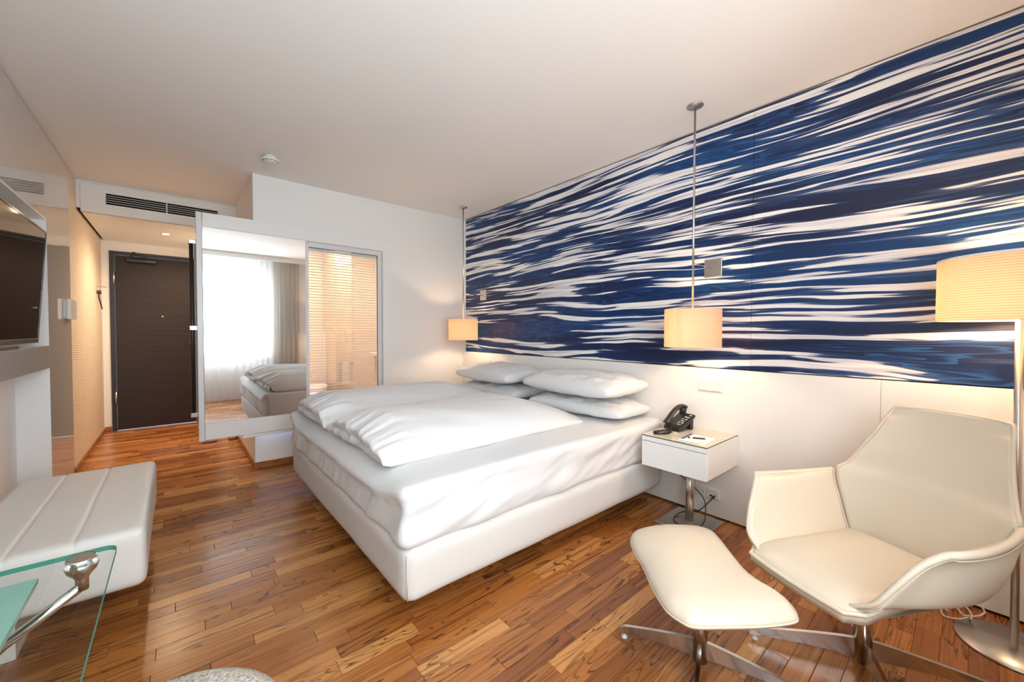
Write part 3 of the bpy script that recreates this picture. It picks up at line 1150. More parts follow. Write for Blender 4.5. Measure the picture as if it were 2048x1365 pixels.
pillow('pillow', (2.40, 2.99, 0.640), 0.86, 0.44, 0.17, 0.02, 0.0, 1, 'lower white pillow under another, on the bed half beside the mirror')
pillow('pillow', (2.37, 3.00, 0.792), 0.88, 0.48, 0.21, -0.03, -0.05, 2, 'upper white pillow of the stack below the farther pendant lamp')
pillow('pillow', (2.40, 1.94, 0.640), 0.90, 0.44, 0.17, 0.03, 0.0, 3, 'lower white pillow of the stack next to the nightstand')
pillow('pillow', (2.37, 1.96, 0.802), 0.92, 0.50, 0.22, -0.05, -0.05, 4, 'upper white pillow, plumpest, of the stack next to the nightstand')

# ------------------------------------------------------------------ nightstand
NX0, NX1, NYA, NYB, NZA, NZB = 2.222, 2.638, 0.946, 1.342, 0.376, 0.560
ns = empty('nightstand', (2.43, 1.15, 0), label='white box nightstand with glass top on a steel column', cat='nightstand')
obj('body', bx(NX0 + 0.003, NX1, NYA, NYB, NZA, NZB, 0.0015, 1), 'white', ns)
obj('drawer', bx(NX0 - 0.014, NX0 + 0.002, NYA + 0.001, NYB - 0.001, NZA, NZB - 0.032, 0.0015, 1), 'white', ns)
obj('top_rail', bx(NX0 - 0.014, NX0 + 0.002, NYA + 0.001, NYB - 0.001, NZB - 0.028, NZB, 0.001, 1), 'white', ns)
gt = obj('glass_top', bx(NX0 - 0.014, NX1, NYA, NYB, NZB + 0.0005, NZB + 0.006), 'night_glass', ns)
bm = B()
box(bm, NX0 - 0.0152, NX0 - 0.014, NYA, NYB, NZB + 0.0005, NZB + 0.006)
box(bm, NX0 - 0.0152, NX1, NYA - 0.0012, NYA, NZB + 0.0005, NZB + 0.006)
obj('glass_edge', bm, 'glass_rim', gt)
obj('column', tube(B(), [(2.46, 1.155, 0.012), (2.46, 1.155, NZA)], 0.024, 28), 'steel', ns, True)
obj('base_plate', bx(2.285, 2.600, 1.00, 1.295, 0.001, 0.013, 0.002, 1), 'steel', ns)

# telephone (origin at its base, long side towards the wall)
ZT = NZB + 0.0062
tp = empty('telephone', (2.50, 1.25, ZT), label='black corded desk telephone on the nightstand glass', cat='telephone')
TM = Matrix.Translation((2.505, 1.247, ZT)) @ Matrix.Rotation(math.radians(-12), 4, 'Z')


def tpart(name, bm, m, parent=tp, smooth=False):
    bmesh.ops.transform(bm, matrix=TM, verts=bm.verts[:])
    return obj(name, bm, m, parent, smooth)


# local: -x = user side (front), +y = handset side
bm = B()
sec = [(-0.085, 0.004), (-0.085, 0.022), (0.070, 0.098), (0.086, 0.092), (0.080, 0.078), (-0.02, 0.012), (-0.03, 0.004)]
A = [bm.verts.new((x, -0.055, z)) for x, z in sec]
Bq = [bm.verts.new((x, 0.06, z)) for x, z in sec]
bm.faces.new(A)
bm.faces.new(Bq)
for i in range(len(sec)):
    j = (i + 1) % len(sec)
    bm.faces.new((A[i], A[j], Bq[j], Bq[i]))
bmesh.ops.bevel(bm, geom=bm.edges[:], offset=0.004, segments=2, affect='EDGES')
body = tpart('body', bm, 'black', smooth=False)
tpart('foot', bx(0.045, 0.075, -0.045, 0.05, 0.0, 0.078, 0.004), 'black')


def slope(x):
    return 0.022 + (x + 0.085) / 0.155 * 0.076


for r_ in range(4):
    for c_ in range(3):
        xx = -0.045 + r_ * 0.019
        yy = -0.012 - c_ * 0.014
        bm = bx(xx - 0.006, xx + 0.006, yy - 0.004, yy + 0.004, slope(xx) - 0.002, slope(xx) + 0.0035, 0.001, 1)
        tpart('button', bm, 'plastic' if (r_ + c_) % 2 else 'steel', body)
tpart('label_strip', bx(0.030, 0.036, -0.046, -0.012, slope(0.033) - 0.004, slope(0.033) + 0.003), 'paper', body)
tpart('badge', bx(0.052, 0.060, -0.048, -0.030, slope(0.056) - 0.004, slope(0.056) + 0.0015), 'plastic', body)
path = [(-0.088, 0.034, 0.046), (-0.07, 0.034, 0.066), (-0.03, 0.034, 0.104), (0.02, 0.034, 0.136), (0.06, 0.034, 0.144), (0.085, 0.034, 0.132)]
cp = catmull(path, 6)
bm = B()
rows = []
for i, p in enumerate(cp):
    t_ = i / (len(cp) - 1)
    wdt = 0.020 + 0.006 * abs(2 * t_ - 1) ** 2
    th = 0.010 + 0.008 * abs(2 * t_ - 1) ** 3
    d = (cp[min(i + 1, len(cp) - 1)] - cp[max(i - 1, 0)]).normalized()
    nn = Vector((0, 1, 0)).cross(d).normalized()
    if nn.z < 0:
        nn = -nn
    rows.append([bm.verts.new(p + Vector((0, 1, 0)) * wdt * math.cos(a) + nn * th * math.sin(a)) for a in [2 * PI * k / 14 for k in range(14)]])
for a, b in zip(rows, rows[1:]):
    for k in range(14):
        bm.faces.new((a[k], a[(k + 1) % 14], b[(k + 1) % 14], b[k]))
bm.faces.new(rows[0])
bm.faces.new(rows[-1])
hs = tpart('handset', bm, 'black', smooth=True)
tpart('mouthpiece', lathe(B(), [(0.020, -0.02), (0.024, 0.012), (0.018, 0.022)], 20, (-0.070, 0.034, 0.044)), 'black', hs, True)
tpart('earpiece', lathe(B(), [(0.018, -0.035), (0.025, 0.005), (0.020, 0.015)], 20, (0.070, 0.034, 0.118)), 'black', hs, True)
loop = catmull([(2.415, 1.262, ZT + 0.045), (2.385, 1.262, ZT + 0.015), (2.345, 1.285, ZT + 0.009), (2.290, 1.300, ZT + 0.009), (2.262, 1.283, ZT + 0.009), (2.275, 1.250, ZT + 0.009), (2.320, 1.232, ZT + 0.009), (2.372, 1.240, ZT + 0.009), (2.420, 1.262, ZT + 0.012)], 40)
coil = []
for i, p in enumerate(loop):
    d = (loop[min(i + 1, len(loop) - 1)] - loop[max(i - 1, 0)]).normalized()
    a = d.orthogonal().normalized()
    b = d.cross(a)
    ang = i * 0.95
    coil.append(p + (Vector((0, 0, 1)) * math.sin(ang) + d.cross(Vector((0, 0, 1))).normalized() * math.cos(ang)) * 0.0062)
obj('coiled_cord', tube(B(), coil, 0.0022, 5), 'rubber', tp, True)
obj('line_cable', tube(B(), catmull([(2.40, 1.215, ZT + 0.004), (2.372, 1.222, ZT + 0.003), (2.350, 1.206, ZT + 0.003), (2.360, 1.185, ZT + 0.003)], 8), 0.002, 6), 'plastic', tp, True)

npad = empty('notepad', (2.34, 1.04, ZT), label='white notepad with a blue stripe on the nightstand', cat='notepad')
RM = Matrix.Translation((2.343, 1.060, ZT)) @ Matrix.Rotation(math.radians(4), 4, 'Z')
bm = bx(-0.088, 0.088, -0.075, 0.075, 0.0, 0.004)
bmesh.ops.transform(bm, matrix=RM, verts=bm.verts[:])
obj('pages', bm, 'paper', npad)
bm = bx(-0.060, 0.088, 0.057, 0.0745, 0.004, 0.0043)
bmesh.ops.transform(bm, matrix=RM, verts=bm.verts[:])
obj('printed_stripe', bm, 'blue', npad)
bm = bx(-0.070, -0.066, -0.060, -0.030, 0.004, 0.0042)
bmesh.ops.transform(bm, matrix=RM, verts=bm.verts[:])
obj('printed_line', bm, 'taupe', npad)
pen = empty('pen', (2.35, 1.06, ZT), label='black and white ballpoint pen lying on the notepad', cat='pen')
pa, pb = Vector((2.312, 1.098, ZT + 0.0085)), Vector((2.384, 1.000, ZT + 0.0085))
pa, pb = Vector((2.318, 1.104, ZT + 0.0085)), Vector((2.362, 1.020, ZT + 0.0085))
pl = lambda t_: pa.lerp(pb, t_)
obj('barrel', tube(B(), [pl(0.28), pl(0.95)], 0.0042, 12), 'black', pen, True)
obj('grip', tube(B(), [pl(0.12), pl(0.28)], 0.0042, 12), 'paper', pen, True)
obj('cap', tube(B(), [pl(0.0), pl(0.12)], [0.0036, 0.0046], 12), 'black', pen, True)
obj('tip', tube(B(), [pl(0.95), pl(1.08)], [0.004, 0.0012], 12), 'chrome', pen, True)

# ------------------------------------------------------------------ switches and sockets on the bed wall
XS = XR - 0.0205


def switch_plate(name, y0, y1, z0, z1, label, kind):
    e = empty(name, (XS, (y0 + y1) / 2, z0), label=label, cat='socket' if kind == 'socket' else 'switch')
    obj('frame', bx(XS - 0.009, XS, y0, y1, z0, z1, 0.003, 2), 'plastic', e)
    ym = (y0 + y1) / 2
    hw = (y1 - y0) / 4 - 0.009
    for yc in ((ym + y1) / 2 - 0.003, (ym + y0) / 2 + 0.003):
        zc = (z0 + z1) / 2
        if kind == 'switch':
            obj('rocker', bx(XS - 0.0125, XS - 0.009, yc - hw, yc + hw, zc - hw - 0.002, zc + hw + 0.002, 0.002, 1), 'plastic', e)
        elif yc > ym:
            o = obj('socket_insert', bx(XS - 0.0105, XS - 0.009, yc - hw, yc + hw, zc - hw, zc + hw, 0.0015, 1), 'plastic', e)
            Mx = Matrix.Translation((XS - 0.0106, yc, zc)) @ Matrix.Rotation(-PI / 2, 4, 'Y')
            bm = lathe(B(), [(0.0195, 0.0), (0.0195, 0.002), (0.0175, 0.002), (0.017, -0.004), (0.0, -0.004)], 28, cap=False)
            bmesh.ops.transform(bm, matrix=Mx, verts=bm.verts[:])
            obj('well', bm, 'plastic', o, True)
            for s_ in (-1, 1):
                bm = lathe(B(), [(0.0028, 0.0025), (0.0, 0.0026)], 10, (0, s_ * 0.008, 0), cap=False)
                bmesh.ops.transform(bm, matrix=Mx, verts=bm.verts[:])
                obj('pin_hole', bm, 'rubber', o)
        else:
            o = obj('data_insert', bx(XS - 0.014, XS - 0.009, yc - hw, yc + hw, zc - hw, zc + hw, 0.0015, 1), 'plastic', e)
            for s_ in (-1, 1):
                obj('port', bx(XS - 0.0165, XS - 0.014, yc + s_ * 0.011 - 0.006, yc + s_ * 0.011 + 0.006, zc - 0.016, zc - 0.006), 'rubber', o)
    return e


switch_plate('light_switch', 1.040, 1.192, 0.818, 0.890, 'double white light switch on the wall above the nightstand', 'switch')
switch_plate('light_switch', 3.455, 3.605, 0.815, 0.890, 'double white light switch behind the farther pillows', 'switch')
switch_plate('wall_socket', 1.043, 1.195, 0.122, 0.190, 'white double wall socket with a plugged cable behind the nightstand', 'socket')
pc = empty('telephone_cable', (2.5, 1.1, 0), label='thin black cable looping from the socket over the base plate', cat='cable')
obj('plug', bx(XS - 0.040, XS - 0.0166, 1.068, 1.080, 0.136, 0.150, 0.002, 1), 'rubber', pc)
obj('cable', tube(B(), catmull([(XS - 0.04, 1.074, 0.143), (2.57, 1.085, 0.120), (2.52, 1.12, 0.07), (2.505, 1.165, 0.05), (2.50, 1.22, 0.030), (2.43, 1.235, 0.018), (2.36, 1.20, 0.018), (2.34, 1.12, 0.018), (2.37, 1.07, 0.020), (2.46, 1.06, 0.05), (2.53, 1.10, 0.15), (2.50, 1.19, 0.24), (2.45, 1.25, 0.31), (2.42, 1.285, 0.378)], 10), 0.0032, 8), 'rubber', pc, True)

# ------------------------------------------------------------------ pendant lamps
def pendant(x, y, label):
    e = empty('pendant_lamp', (x, y, ZC), label=label, cat='pendant lamp', group='bedside pendant lamps')
    obj('canopy', lathe(B(), [(0.0, 0.0), (0.044, 0.0), (0.046, -0.003), (0.044, -0.007), (0.0, -0.008)], 36, (x, y, ZC), cap=False), 'steel', e, True)
    obj('rod', tube(B(), [(x, y, ZC - 0.006), (x, y, 1.30)], 0.0062, 14), 'chrome', e, True)
    z0, z1, r = 1.112, 1.338, 0.158
    sh = obj('lamp_shade', lathe(B(), [(r, z0), (r, z1), (r - 0.0025, z1), (r - 0.0025, z0), (r, z0)], 72, (x, y, 0), cap=False), 'shade', e, True)
    autosmooth(sh)
    bm = B()
    for a in (0.3, 0.3 + 2 * PI / 3, 0.3 + 4 * PI / 3):
        tube(bm, [(x, y, z1 - 0.012), (x + (r - 0.002) * math.cos(a), y + (r - 0.002) * math.sin(a), z1 - 0.006)], 0.0018, 6)
    obj('spider', bm, 'chrome', e)
    obj('socket', tube(B(), [(x, y, z1 - 0.01), (x, y, z1 - 0.055)], 0.016, 14), 'plastic', e, True)
    obj('stay_arm', tube(B(), [(x, y, 1.612), (XR - 0.012, y + 0.004, 1.612)], 0.0042, 10), 'chrome', e, True)
    obj('wall_plate', bx(XR - 0.014, XR - 0.0005, y - 0.05, y + 0.06, 1.558, 1.674, 0.003, 2), 'steel', e)
    add_point('pendant_bulb', (x, y, 1.205), 7.5, WARM, 0.028)
    return e


pendant(2.362, 1.106, 'larger-looking pendant lamp with ribbed cream shade over the nightstand')
pendant(2.378, 3.613, 'farther pendant lamp with ribbed cream shade in the bed corner')

# ------------------------------------------------------------------ floor lamp
LX, LY = 2.400, -0.114
flp = empty('floor_lamp', (LX, LY, 0), label='tall steel floor lamp with large ribbed cream drum shade', cat='floor lamp')
obj('base', lathe(B(), [(0.0, 0.001), (0.150, 0.001), (0.152, 0.004), (0.150, 0.010), (0.0, 0.011)], 72, (LX, LY, 0), cap=False), 'steel', flp, True)
TX, TY = LX - 0.0133, LY + 0.0113
obj('pole', tube(B(), [(LX, LY, 0.008), (TX, TY, 1.33)], 0.0115, 20), 'steel', flp, True)
r, z0, z1 = 0.214, 1.247, 1.487
sh = obj('lamp_shade', lathe(B(), [(r, z0), (r, z1), (r - 0.003, z1), (r - 0.003, z0), (r, z0)], 96, (TX, TY, 0), cap=False), 'shade', flp, True)
autosmooth(sh)
bm = B()
for a in (0.5, 0.5 + 2 * PI / 3, 0.5 + 4 * PI / 3):
    tube(bm, [(TX, TY, 1.325), (TX + (r - 0.003) * math.cos(a), TY + (r - 0.003) * math.sin(a), z1 - 0.008)], 0.002, 6)
obj('spider', bm, 'chrome', flp)
obj('shade_trim', lathe(B(), [(r + 0.0008, z1 - 0.006), (r + 0.0008, z1 + 0.0005), (r - 0.004, z1 + 0.0005)], 96, (TX, TY, 0), cap=False), 'white', sh, True)
add_point('floor_lamp_bulb', (TX + 0.02, TY + 0.02, 1.315), 14.0, WARM, 0.04)
cb = empty('cable_bundle', (2.52, 0.05, 0), label='coiled beige lamp cable with a plug on the floor by the wall', cat='cable')
pts = [(2.46 + 0.05 * math.cos(a) + 0.012 * a, 0.055 + 0.035 * math.sin(a) - 0.006 * a, 0.006 + 0.004 * (i % 5)) for i, a in enumerate([k * 0.45 for k in range(34)])]
obj('cable', tube(B(), catmull(pts, 3), 0.0035, 6), 'thread', cb, True)
obj('plug', bx(2.57, 2.61, 0.02, 0.06, 0.0, 0.03, 0.008, 2), 'thread', cb)

# ------------------------------------------------------------------ lounge chair
CC = Vector((1.87, 0.245))
CF = Vector((-0.9, 0.43)).normalized()
CS = Vector((0.43, 0.9)).normalized()


def W(f, s, z):
    q = CC + CF * f + CS * s
    return Vector((q.x, q.y, z))


def interp(keys, t):
    """smooth cubic curve through the key rows (t, values...)"""
    m = len(keys)
    t = min(max(t, keys[0][0]), keys[-1][0])
    i = 0
    while i < m - 2 and t > keys[i + 1][0]:
        i += 1
    t0, t1 = keys[i][0], keys[i + 1][0]
    h_ = t1 - t0
    k = (t - t0) / h_
    out = []
    for c in range(1, len(keys[0])):
        def tan(j):
            lo, hi = max(j - 1, 0), min(j + 1, m - 1)
            return (keys[hi][c] - keys[lo][c]) / (keys[hi][0] - keys[lo][0])
        p0, p1, m0, m1 = keys[i][c], keys[i + 1][c], tan(i) * h_, tan(i + 1) * h_
        out.append((2 * k ** 3 - 3 * k ** 2 + 1) * p0 + (k ** 3 - 2 * k ** 2 + k) * m0 + (-2 * k ** 3 + 3 * k ** 2) * p1 + (k ** 3 - k ** 2) * m1)
    return out


def solid(inner, outer, nu, nv):
    bm = B()
    a = grid(bm, inner, nu, nv)
    b = grid(bm, outer, nu, nv)
    ra = a[0] + [r_[-1] for r_ in a[1:]] + a[-1][-2::-1] + [r_[0] for r_ in a[-2:0:-1]]
    rb = b[0] + [r_[-1] for r_ in b[1:]] + b[-1][-2::-1] + [r_[0] for r_ in b[-2:0:-1]]
    for i in range(len(ra)):
        j = (i + 1) % len(ra)
        bm.faces.new((ra[i], ra[j], rb[j], rb[i]))
    return bm


chair = empty('lounge_chair', (CC.x, CC.y, 0), label='cream leather lounge chair with winged armrests beside the floor lamp', cat='armchair')
# v: half width, f at the edge, f in the middle, z
BK = [(0.0, 0.180, -0.190, -0.215, 0.375), (0.22, 0.225, -0.205, -0.255, 0.480), (0.42, 0.268, -0.222, -0.305, 0.605),
      (0.50, 0.246, -0.262, -0.327, 0.640), (0.62, 0.222, -0.300, -0.352, 0.705), (0.78, 0.197, -0.350, -0.390, 0.785), (0.94, 0.176, -0.402, -0.425, 0.872), (1.0, 0.168, -0.414, -0.432, 0.892)]


def back_in(u, v):
    w, fe, fc, z = interp(BK, v)
    a = 2 * u - 1
    ff = fc + (fe - fc) * abs(a) ** 2.2
    zz = z - 0.012 * abs(a) ** 3 * (1 if v > 0.9 else 0)
    return W(ff, -w * a, zz)


def back_out(u, v):
    w, fe, fc, z = interp(BK, v)
    a = 2 * u - 1
    th = 0.034 * (1 - 0.35 * v) * (1 - 0.45 * abs(a) ** 4) * (1 - 0.35 * v ** 6)
    ff = fc + (fe - fc) * abs(a) ** 2.2 - th
    zz = z if v > 0.12 else z - 0.05 * (1 - v / 0.12)
    return W(ff, -w * a * 1.0, zz)


bk = obj('backrest', solid(back_in, back_out, 28, 44), 'leather', chair, True)
top_edge = [(back_in(0, 0.42 + 0.58 * k / 20) + back_out(0, 0.42 + 0.58 * k / 20)) / 2 for k in range(21)]
top_edge += [(back_in(k / 20, 1) + back_out(k / 20, 1)) / 2 for k in range(1, 21)]
top_edge += [(back_in(1, 1 - 0.58 * k / 20) + back_out(1, 1 - 0.58 * k / 20)) / 2 for k in range(1, 21)]
obj('piping', tube(B(), top_edge, 0.0065, 8), 'leather', bk, True)

for sgn, nm in ((1, 'left'), (-1, 'right')):
    def rear(v, sgn=sgn):
        w, fe, fc, z = interp(BK, 0.42 * v)
        return W(fe, sgn * w, z)
    FR = [(0.0, 0.300, 0.185, 0.395), (0.25, 0.290, 0.212, 0.432), (0.5, 0.255, 0.240, 0.495), (0.75, 0.205, 0.268, 0.560), (0.92, 0.165, 0.296, 0.596), (1.0, 0.152, 0.312, 0.604)]

    def front(v, sgn=sgn, FR=FR):
        f_, s_, z_ = interp(FR, v)
        return W(f_, sgn * s_, z_)
    MI = [(0.0, 0.03, 0.186, 0.385), (0.3, 0.02, 0.232, 0.44), (0.6, -0.02, 0.262, 0.52), (0.85, -0.03, 0.282, 0.578), (1.0, -0.03, 0.308, 0.596)]

    def mid(v, sgn=sgn, MI=MI):
        f_, s_, z_ = interp(MI, v)
        return W(f_, sgn * s_, z_)

    def arm_in(u, v):
        a, m_, b = rear(v), mid(v), front(v)
        return a * (2 * (u - .5) * (u - 1)) + m_ * (4 * u * (1 - u)) + b * (2 * u * (u - .5))

    def arm_out(u, v, sgn=sgn):
        p = arm_in(u, v)
        out = Vector((CS.x, CS.y, 0)) * sgn
        bulge = math.sin(PI * v)
        p = p + out * (0.020 * (1 - 0.4 * u) + 0.030 * bulge * math.sin(PI * min(1, u + 0.12)))
        p.z -= 0.010 + 0.055 * (1 - v) ** 1.5 * (1 - 0.6 * u ** 2)
        if v < 0.3:
            p -= out * 0.07 * ((0.3 - v) / 0.3) ** 1.4
        return p
    ar = obj('armrest', solid(arm_in, arm_out, 24, 20), 'leather', chair, True)
    rim = [(arm_in(k / 24, 1) + arm_out(k / 24, 1)) / 2 for k in range(25)]
    rim += [(arm_in(1, 1 - k / 24) + arm_out(1, 1 - k / 24)) / 2 for k in range(1, 25)]
    obj('rolled_edge', tube(B(), rim, [0.0115] * 25 + [0.0115 - 0.006 * k / 24 for k in range(1, 25)], 10), 'leather', ar, True)
    st = [arm_out(k / 24, 1) + Vector((0, 0, -0.008)) for k in range(25)] + [arm_out(1, 1 - k / 24) + Vector((0, 0, -0.004)) for k in range(1, 25)]
    obj('stitching', tube(B(), st, 0.0022, 5), 'thread', ar, True)
    sm = [arm_in(0, k / 16) + W(0.004, 0, 0) - W(0, 0, 0) for k in range(17)]
    obj('seam', tube(B(), sm, 0.0030, 6), 'leather', ar, True)


def seat_top(u, v):
    a = 2 * u - 1
    w = 0.182 + 0.012 * smoothstep(0.3, 0.9, v) - 0.030 * smoothstep(0.90, 1.0, v)
    f1 = 0.345 - 0.012 * a * a
    ff = -0.205 + (f1 + 0.205) * v
    e = max(0.0, (1 - a ** 4) * (1 - (2 * v - 1) ** 6))
    z = 0.386 + 0.030 * e ** 0.7 - 0.014 * smoothstep(0.72, 1.0, v) - 0.010 * math.sin(PI * v) * (1 - a * a)
    return W(ff, w * a, z)


def seat_bot(u, v):
    p = seat_top(u, v)
    a = 2 * u - 1
    w = W(0, 0, 0)
    q = p.copy()
    q.z = 0.350 - 0.012 * smoothstep(0.72, 1.0, v)
    return q


st_ = obj('seat', solid(seat_top, seat_bot, 24, 28), 'leather', chair, True)
rimp = [seat_top(1, k / 24) for k in range(25)] + [seat_top(1 - k / 24, 1) for k in range(1, 25)] + [seat_top(0, 1 - k / 24) for k in range(1, 25)]
rimp = [p - Vector((0, 0, 0.004)) for p in rimp]
obj('piping', tube(B(), rimp, 0.0075, 8), 'leather', st_, True)


def pan(v_scale, z):
    return None


bm = B()
grid(bm, lambda u, v: W(-0.22 + 0.50 * v, (2 * u - 1) * (0.195 - 0.03 * v), 0.325 - 0.028 * (1 - (2 * u - 1) ** 2) * math.sin(PI * (0.15 + 0.7 * v))), 16, 16)
grid(bm, lambda u, v: W(-0.22 + 0.50 * v, (2 * u - 1) * (0.195 - 0.03 * v), 0.350), 16, 16)
obj('underside_shell', bm, 'leather', chair, True)


def star_base(e, cx, cy, dirs, R, zc, zhub, colr, ztop):
    obj('column', tube(B(), [(cx, cy, 0.018), (cx, cy, ztop)], colr, 28), 'chrome', e, True)
    for dx, dy in dirs:
        d = Vector((dx, dy, 0)).normalized()
        n_ = Vector((-d.y, d.x, 0))
        bm = B()
        secs = []
        K = 12
        for i in range(K + 1):
            t_ = i / K
            rr_ = colr * 0.8 + (R - colr * 0.8) * t_
            zt = zhub - (zhub - 0.044) * t_ ** 1.25
            zb = 0.030 + 0.018 * math.sin(PI * t_) * 0.5 - 0.014 * t_
            if i == K:
                zt -= 0.008
            h_ = 0.0065
            p = Vector((cx, cy, 0)) + d * rr_
            secs.append([bm.verts.new(p + n_ * a + Vector((0, 0, b))) for a, b in ((-h_, zb), (h_, zb), (h_, zt), (-h_, zt))])
        for a, b in zip(secs, secs[1:]):
            for k in range(4):
                bm.faces.new((a[k], a[(k + 1) % 4], b[(k + 1) % 4], b[k]))
        bm.faces.new(secs[0])
        bm.faces.new(secs[-1])
        bmesh.ops.bevel(bm, geom=[e_ for e_ in bm.edges if e_.calc_face_angle(0) > 0.8], offset=0.0018, segments=2, affect='EDGES')
        lg = obj('leg', bm, 'chrome', e)
        p = Vector((cx, cy, 0)) + d * (R - 0.02)
        obj('glide', tube(B(), [(p.x, p.y, 0.0), (p.x, p.y, 0.007), (p.x, p.y, 0.0075), (p.x, p.y, 0.026)], [0.011, 0.011, 0.004, 0.004], 14), 'plastic', lg, True)


star_base(chair, CC.x, CC.y, [(-0.47, 0.88), (0.47, -0.88), (0.88, 0.47), (-0.88, -0.47)], 0.355, 0, 0.098, 0.027, 0.34)


# ------------------------------------------------------------------ ottoman
def on_z(px, py, z):
    d = CAM_R @ Vector(((px - 1024) / FPX, -(py - 682.5) / FPX, -1))
    t_ = (z - CAM_H) / d.z
    return Vector((d.x * t_, d.y * t_, z))


ot = empty('ottoman', (1.43, 0.63, 0), label='cream leather footstool on a chrome cross base', cat='footstool')
outl = [(1262, 1082), (1266, 1067), (1285, 1057), (1330, 1051), (1385, 1053), (1420, 1062), (1440, 1080), (1470, 1118), (1500, 1153), (1545, 1187), (1578, 1206), (1590, 1219), (1595, 1235), (1572, 1242), (1520, 1247), (1440, 1249), (1388, 1248), (1360, 1236), (1330, 1212), (1302, 1165), (1286, 1128), (1270, 1102)]
ring = catmull([on_z(a, b, 0.335) for a, b in outl], 4, True)
cen = sum(ring, Vector()) / len(ring)
bm = B()
K = 14
rings = []
for j in range(K + 1):
    t_ = j / K
    row = []
    for p in ring:
        q = cen.lerp(p, t_)
        q.z = 0.335 + 0.040 * (1 - t_ ** 5) ** 0.8
        row.append(bm.verts.new(q))
    rings.append(row)
for dz, k in ((-0.010, 1.0), (-0.022, 0.985), (-0.026, 0.90), (-0.026, 0.3)):
    row = []
    for p in ring:
        q = cen.lerp(p, k)
        q.z = 0.335 + dz
        row.append(bm.verts.new(q))
    rings.append(row)
for a, b in zip(rings, rings[1:]):
    n_ = len(ring)
    for k in range(n_):
        bm.faces.new((a[k], a[(k + 1) % n_], b[(k + 1) % n_], b[k]))
bmesh.ops.remove_doubles(bm, verts=bm.verts[:], dist=0.0005)
cu = obj('cushion', bm, 'leather', ot, True)
obj('stitching', tube(B(), [p + Vector((0, 0, -0.012)) for p in ring], 0.003, 6, closed=True), 'leather', cu, True)
star_base(ot, 1.425, 0.625, [(-0.36, 0.93), (0.36, -0.93), (0.93, 0.36), (-0.93, -0.36)], 0.288, 0, 0.092, 0.024, 0.33)

# ------------------------------------------------------------------ television and shelf
obj('television_shelf', bx(NX, XL, NY0, NY1 - 0.001, 0.948, 1.10, 0.0015, 1), 'gloss', None,
    label='deep glossy shelf board across the niche under the television', cat='shelf')
tv = empty('television', (-0.67, 3.28, 1.10), label='large dark flat screen television tilted forward in the niche', cat='television')
TVM = Matrix.Translation((-0.664, 0, 1.125)) @ Matrix.Rotation(math.radians(3.8), 4, 'Y')


def tvp(name, bm, m, parent=tv, smooth=False):
    bmesh.ops.transform(bm, matrix=TVM, verts=bm.verts[:])
    return obj(name, bm, m, parent, smooth)


tvb = tvp('housing', bx(-0.045, -0.004, 2.70, 3.85, 0.0, 0.705, 0.006, 2), 'bezel')
tvp('screen', bx(-0.0045, -0.0015, 2.712, 3.838, 0.030, 0.695), 'screen')
bm = B()
box(bm, -0.006, 0.001, 2.70, 3.85, 0.0, 0.028, 0.002, 1)
tvp('lower_bezel', bm, 'chrome')
bm = B()
box(bm, -0.006, 0.0005, 3.8385, 3.85, 0.028, 0.705)
box(bm, -0.006, 0.0005, 2.70, 2.7115, 0.028, 0.705)
box(bm, -0.006, 0.0005, 2.7115, 3.8385, 0.6955, 0.705)
tvp('bezel', bm, 'bezel')
obj('stand', bx(-0.78, -0.672, 3.05, 3.50, 1.1005, 1.112, 0.004, 2), 'chrome', tv)
obj('stand_neck', bx(-0.735, -0.705, 3.22, 3.33, 1.11, 1.25, 0.004, 2), 'bezel', tv)

# ------------------------------------------------------------------ bench
bn = empty('bench', (-0.36, 2.65, 0), label='white leather upholstered bench projecting from the niche', cat='bench')


def bench_disp(p, n):
    v = 0.004 * nz_(p.x * 4, p.y * 3, p.z * 5)
    if n.z > 0.6:
        for xs in (-0.455, -0.293):
            v -= 0.005 * math.exp(-((p.x - xs) / 0.006) ** 2)
        v += 0.004
    return n * v


obj('seat_cushion', rounded_block(-0.630, -0.100, 2.100, 3.185, 0.200, 0.424, 0.032, (110, 60, 12), bench_disp), 'bench_leather', bn, True)
for xs in (-0.455, -0.293):
    obj('seam', tube(B(), [(xs, 2.135, 0.4215), (xs, 2.6, 0.4215), (xs, 3.15, 0.4215)], 0.0016, 6), 'bench_leather', bn, True)
yy = 2.112
obj('piping', tube(B(), catmull([(-0.60, yy, 0.412), (-0.36, yy, 0.413), (-0.135, yy, 0.412), (-0.114, yy, 0.392), (-0.112, yy, 0.31), (-0.114, yy, 0.232)], 6), 0.0035, 6), 'bench_leather', bn, True)
obj('support', bx(-0.64, -0.46, 2.25, 3.05, 0.0, 0.205), 'niche', bn)

# ------------------------------------------------------------------ glass desk
gd = empty('glass_desk', (-0.35, 0.75, 0), label='clear glass desk corner with steel strut in front of the bench', cat='desk')
GZ = 0.735


def rrect(x0, x1, y0, y1, r, n=8):
    out = []
    for cx, cy, a0 in ((x1 - r, y1 - r, 0), (x0 + r, y1 - r, PI / 2), (x0 + r, y0 + r, PI), (x1 - r, y0 + r, 1.5 * PI)):
        for k in range(n + 1):
            a = a0 + PI / 2 * k / n
            out.append((cx + r * math.cos(a), cy + r * math.sin(a)))
    return out


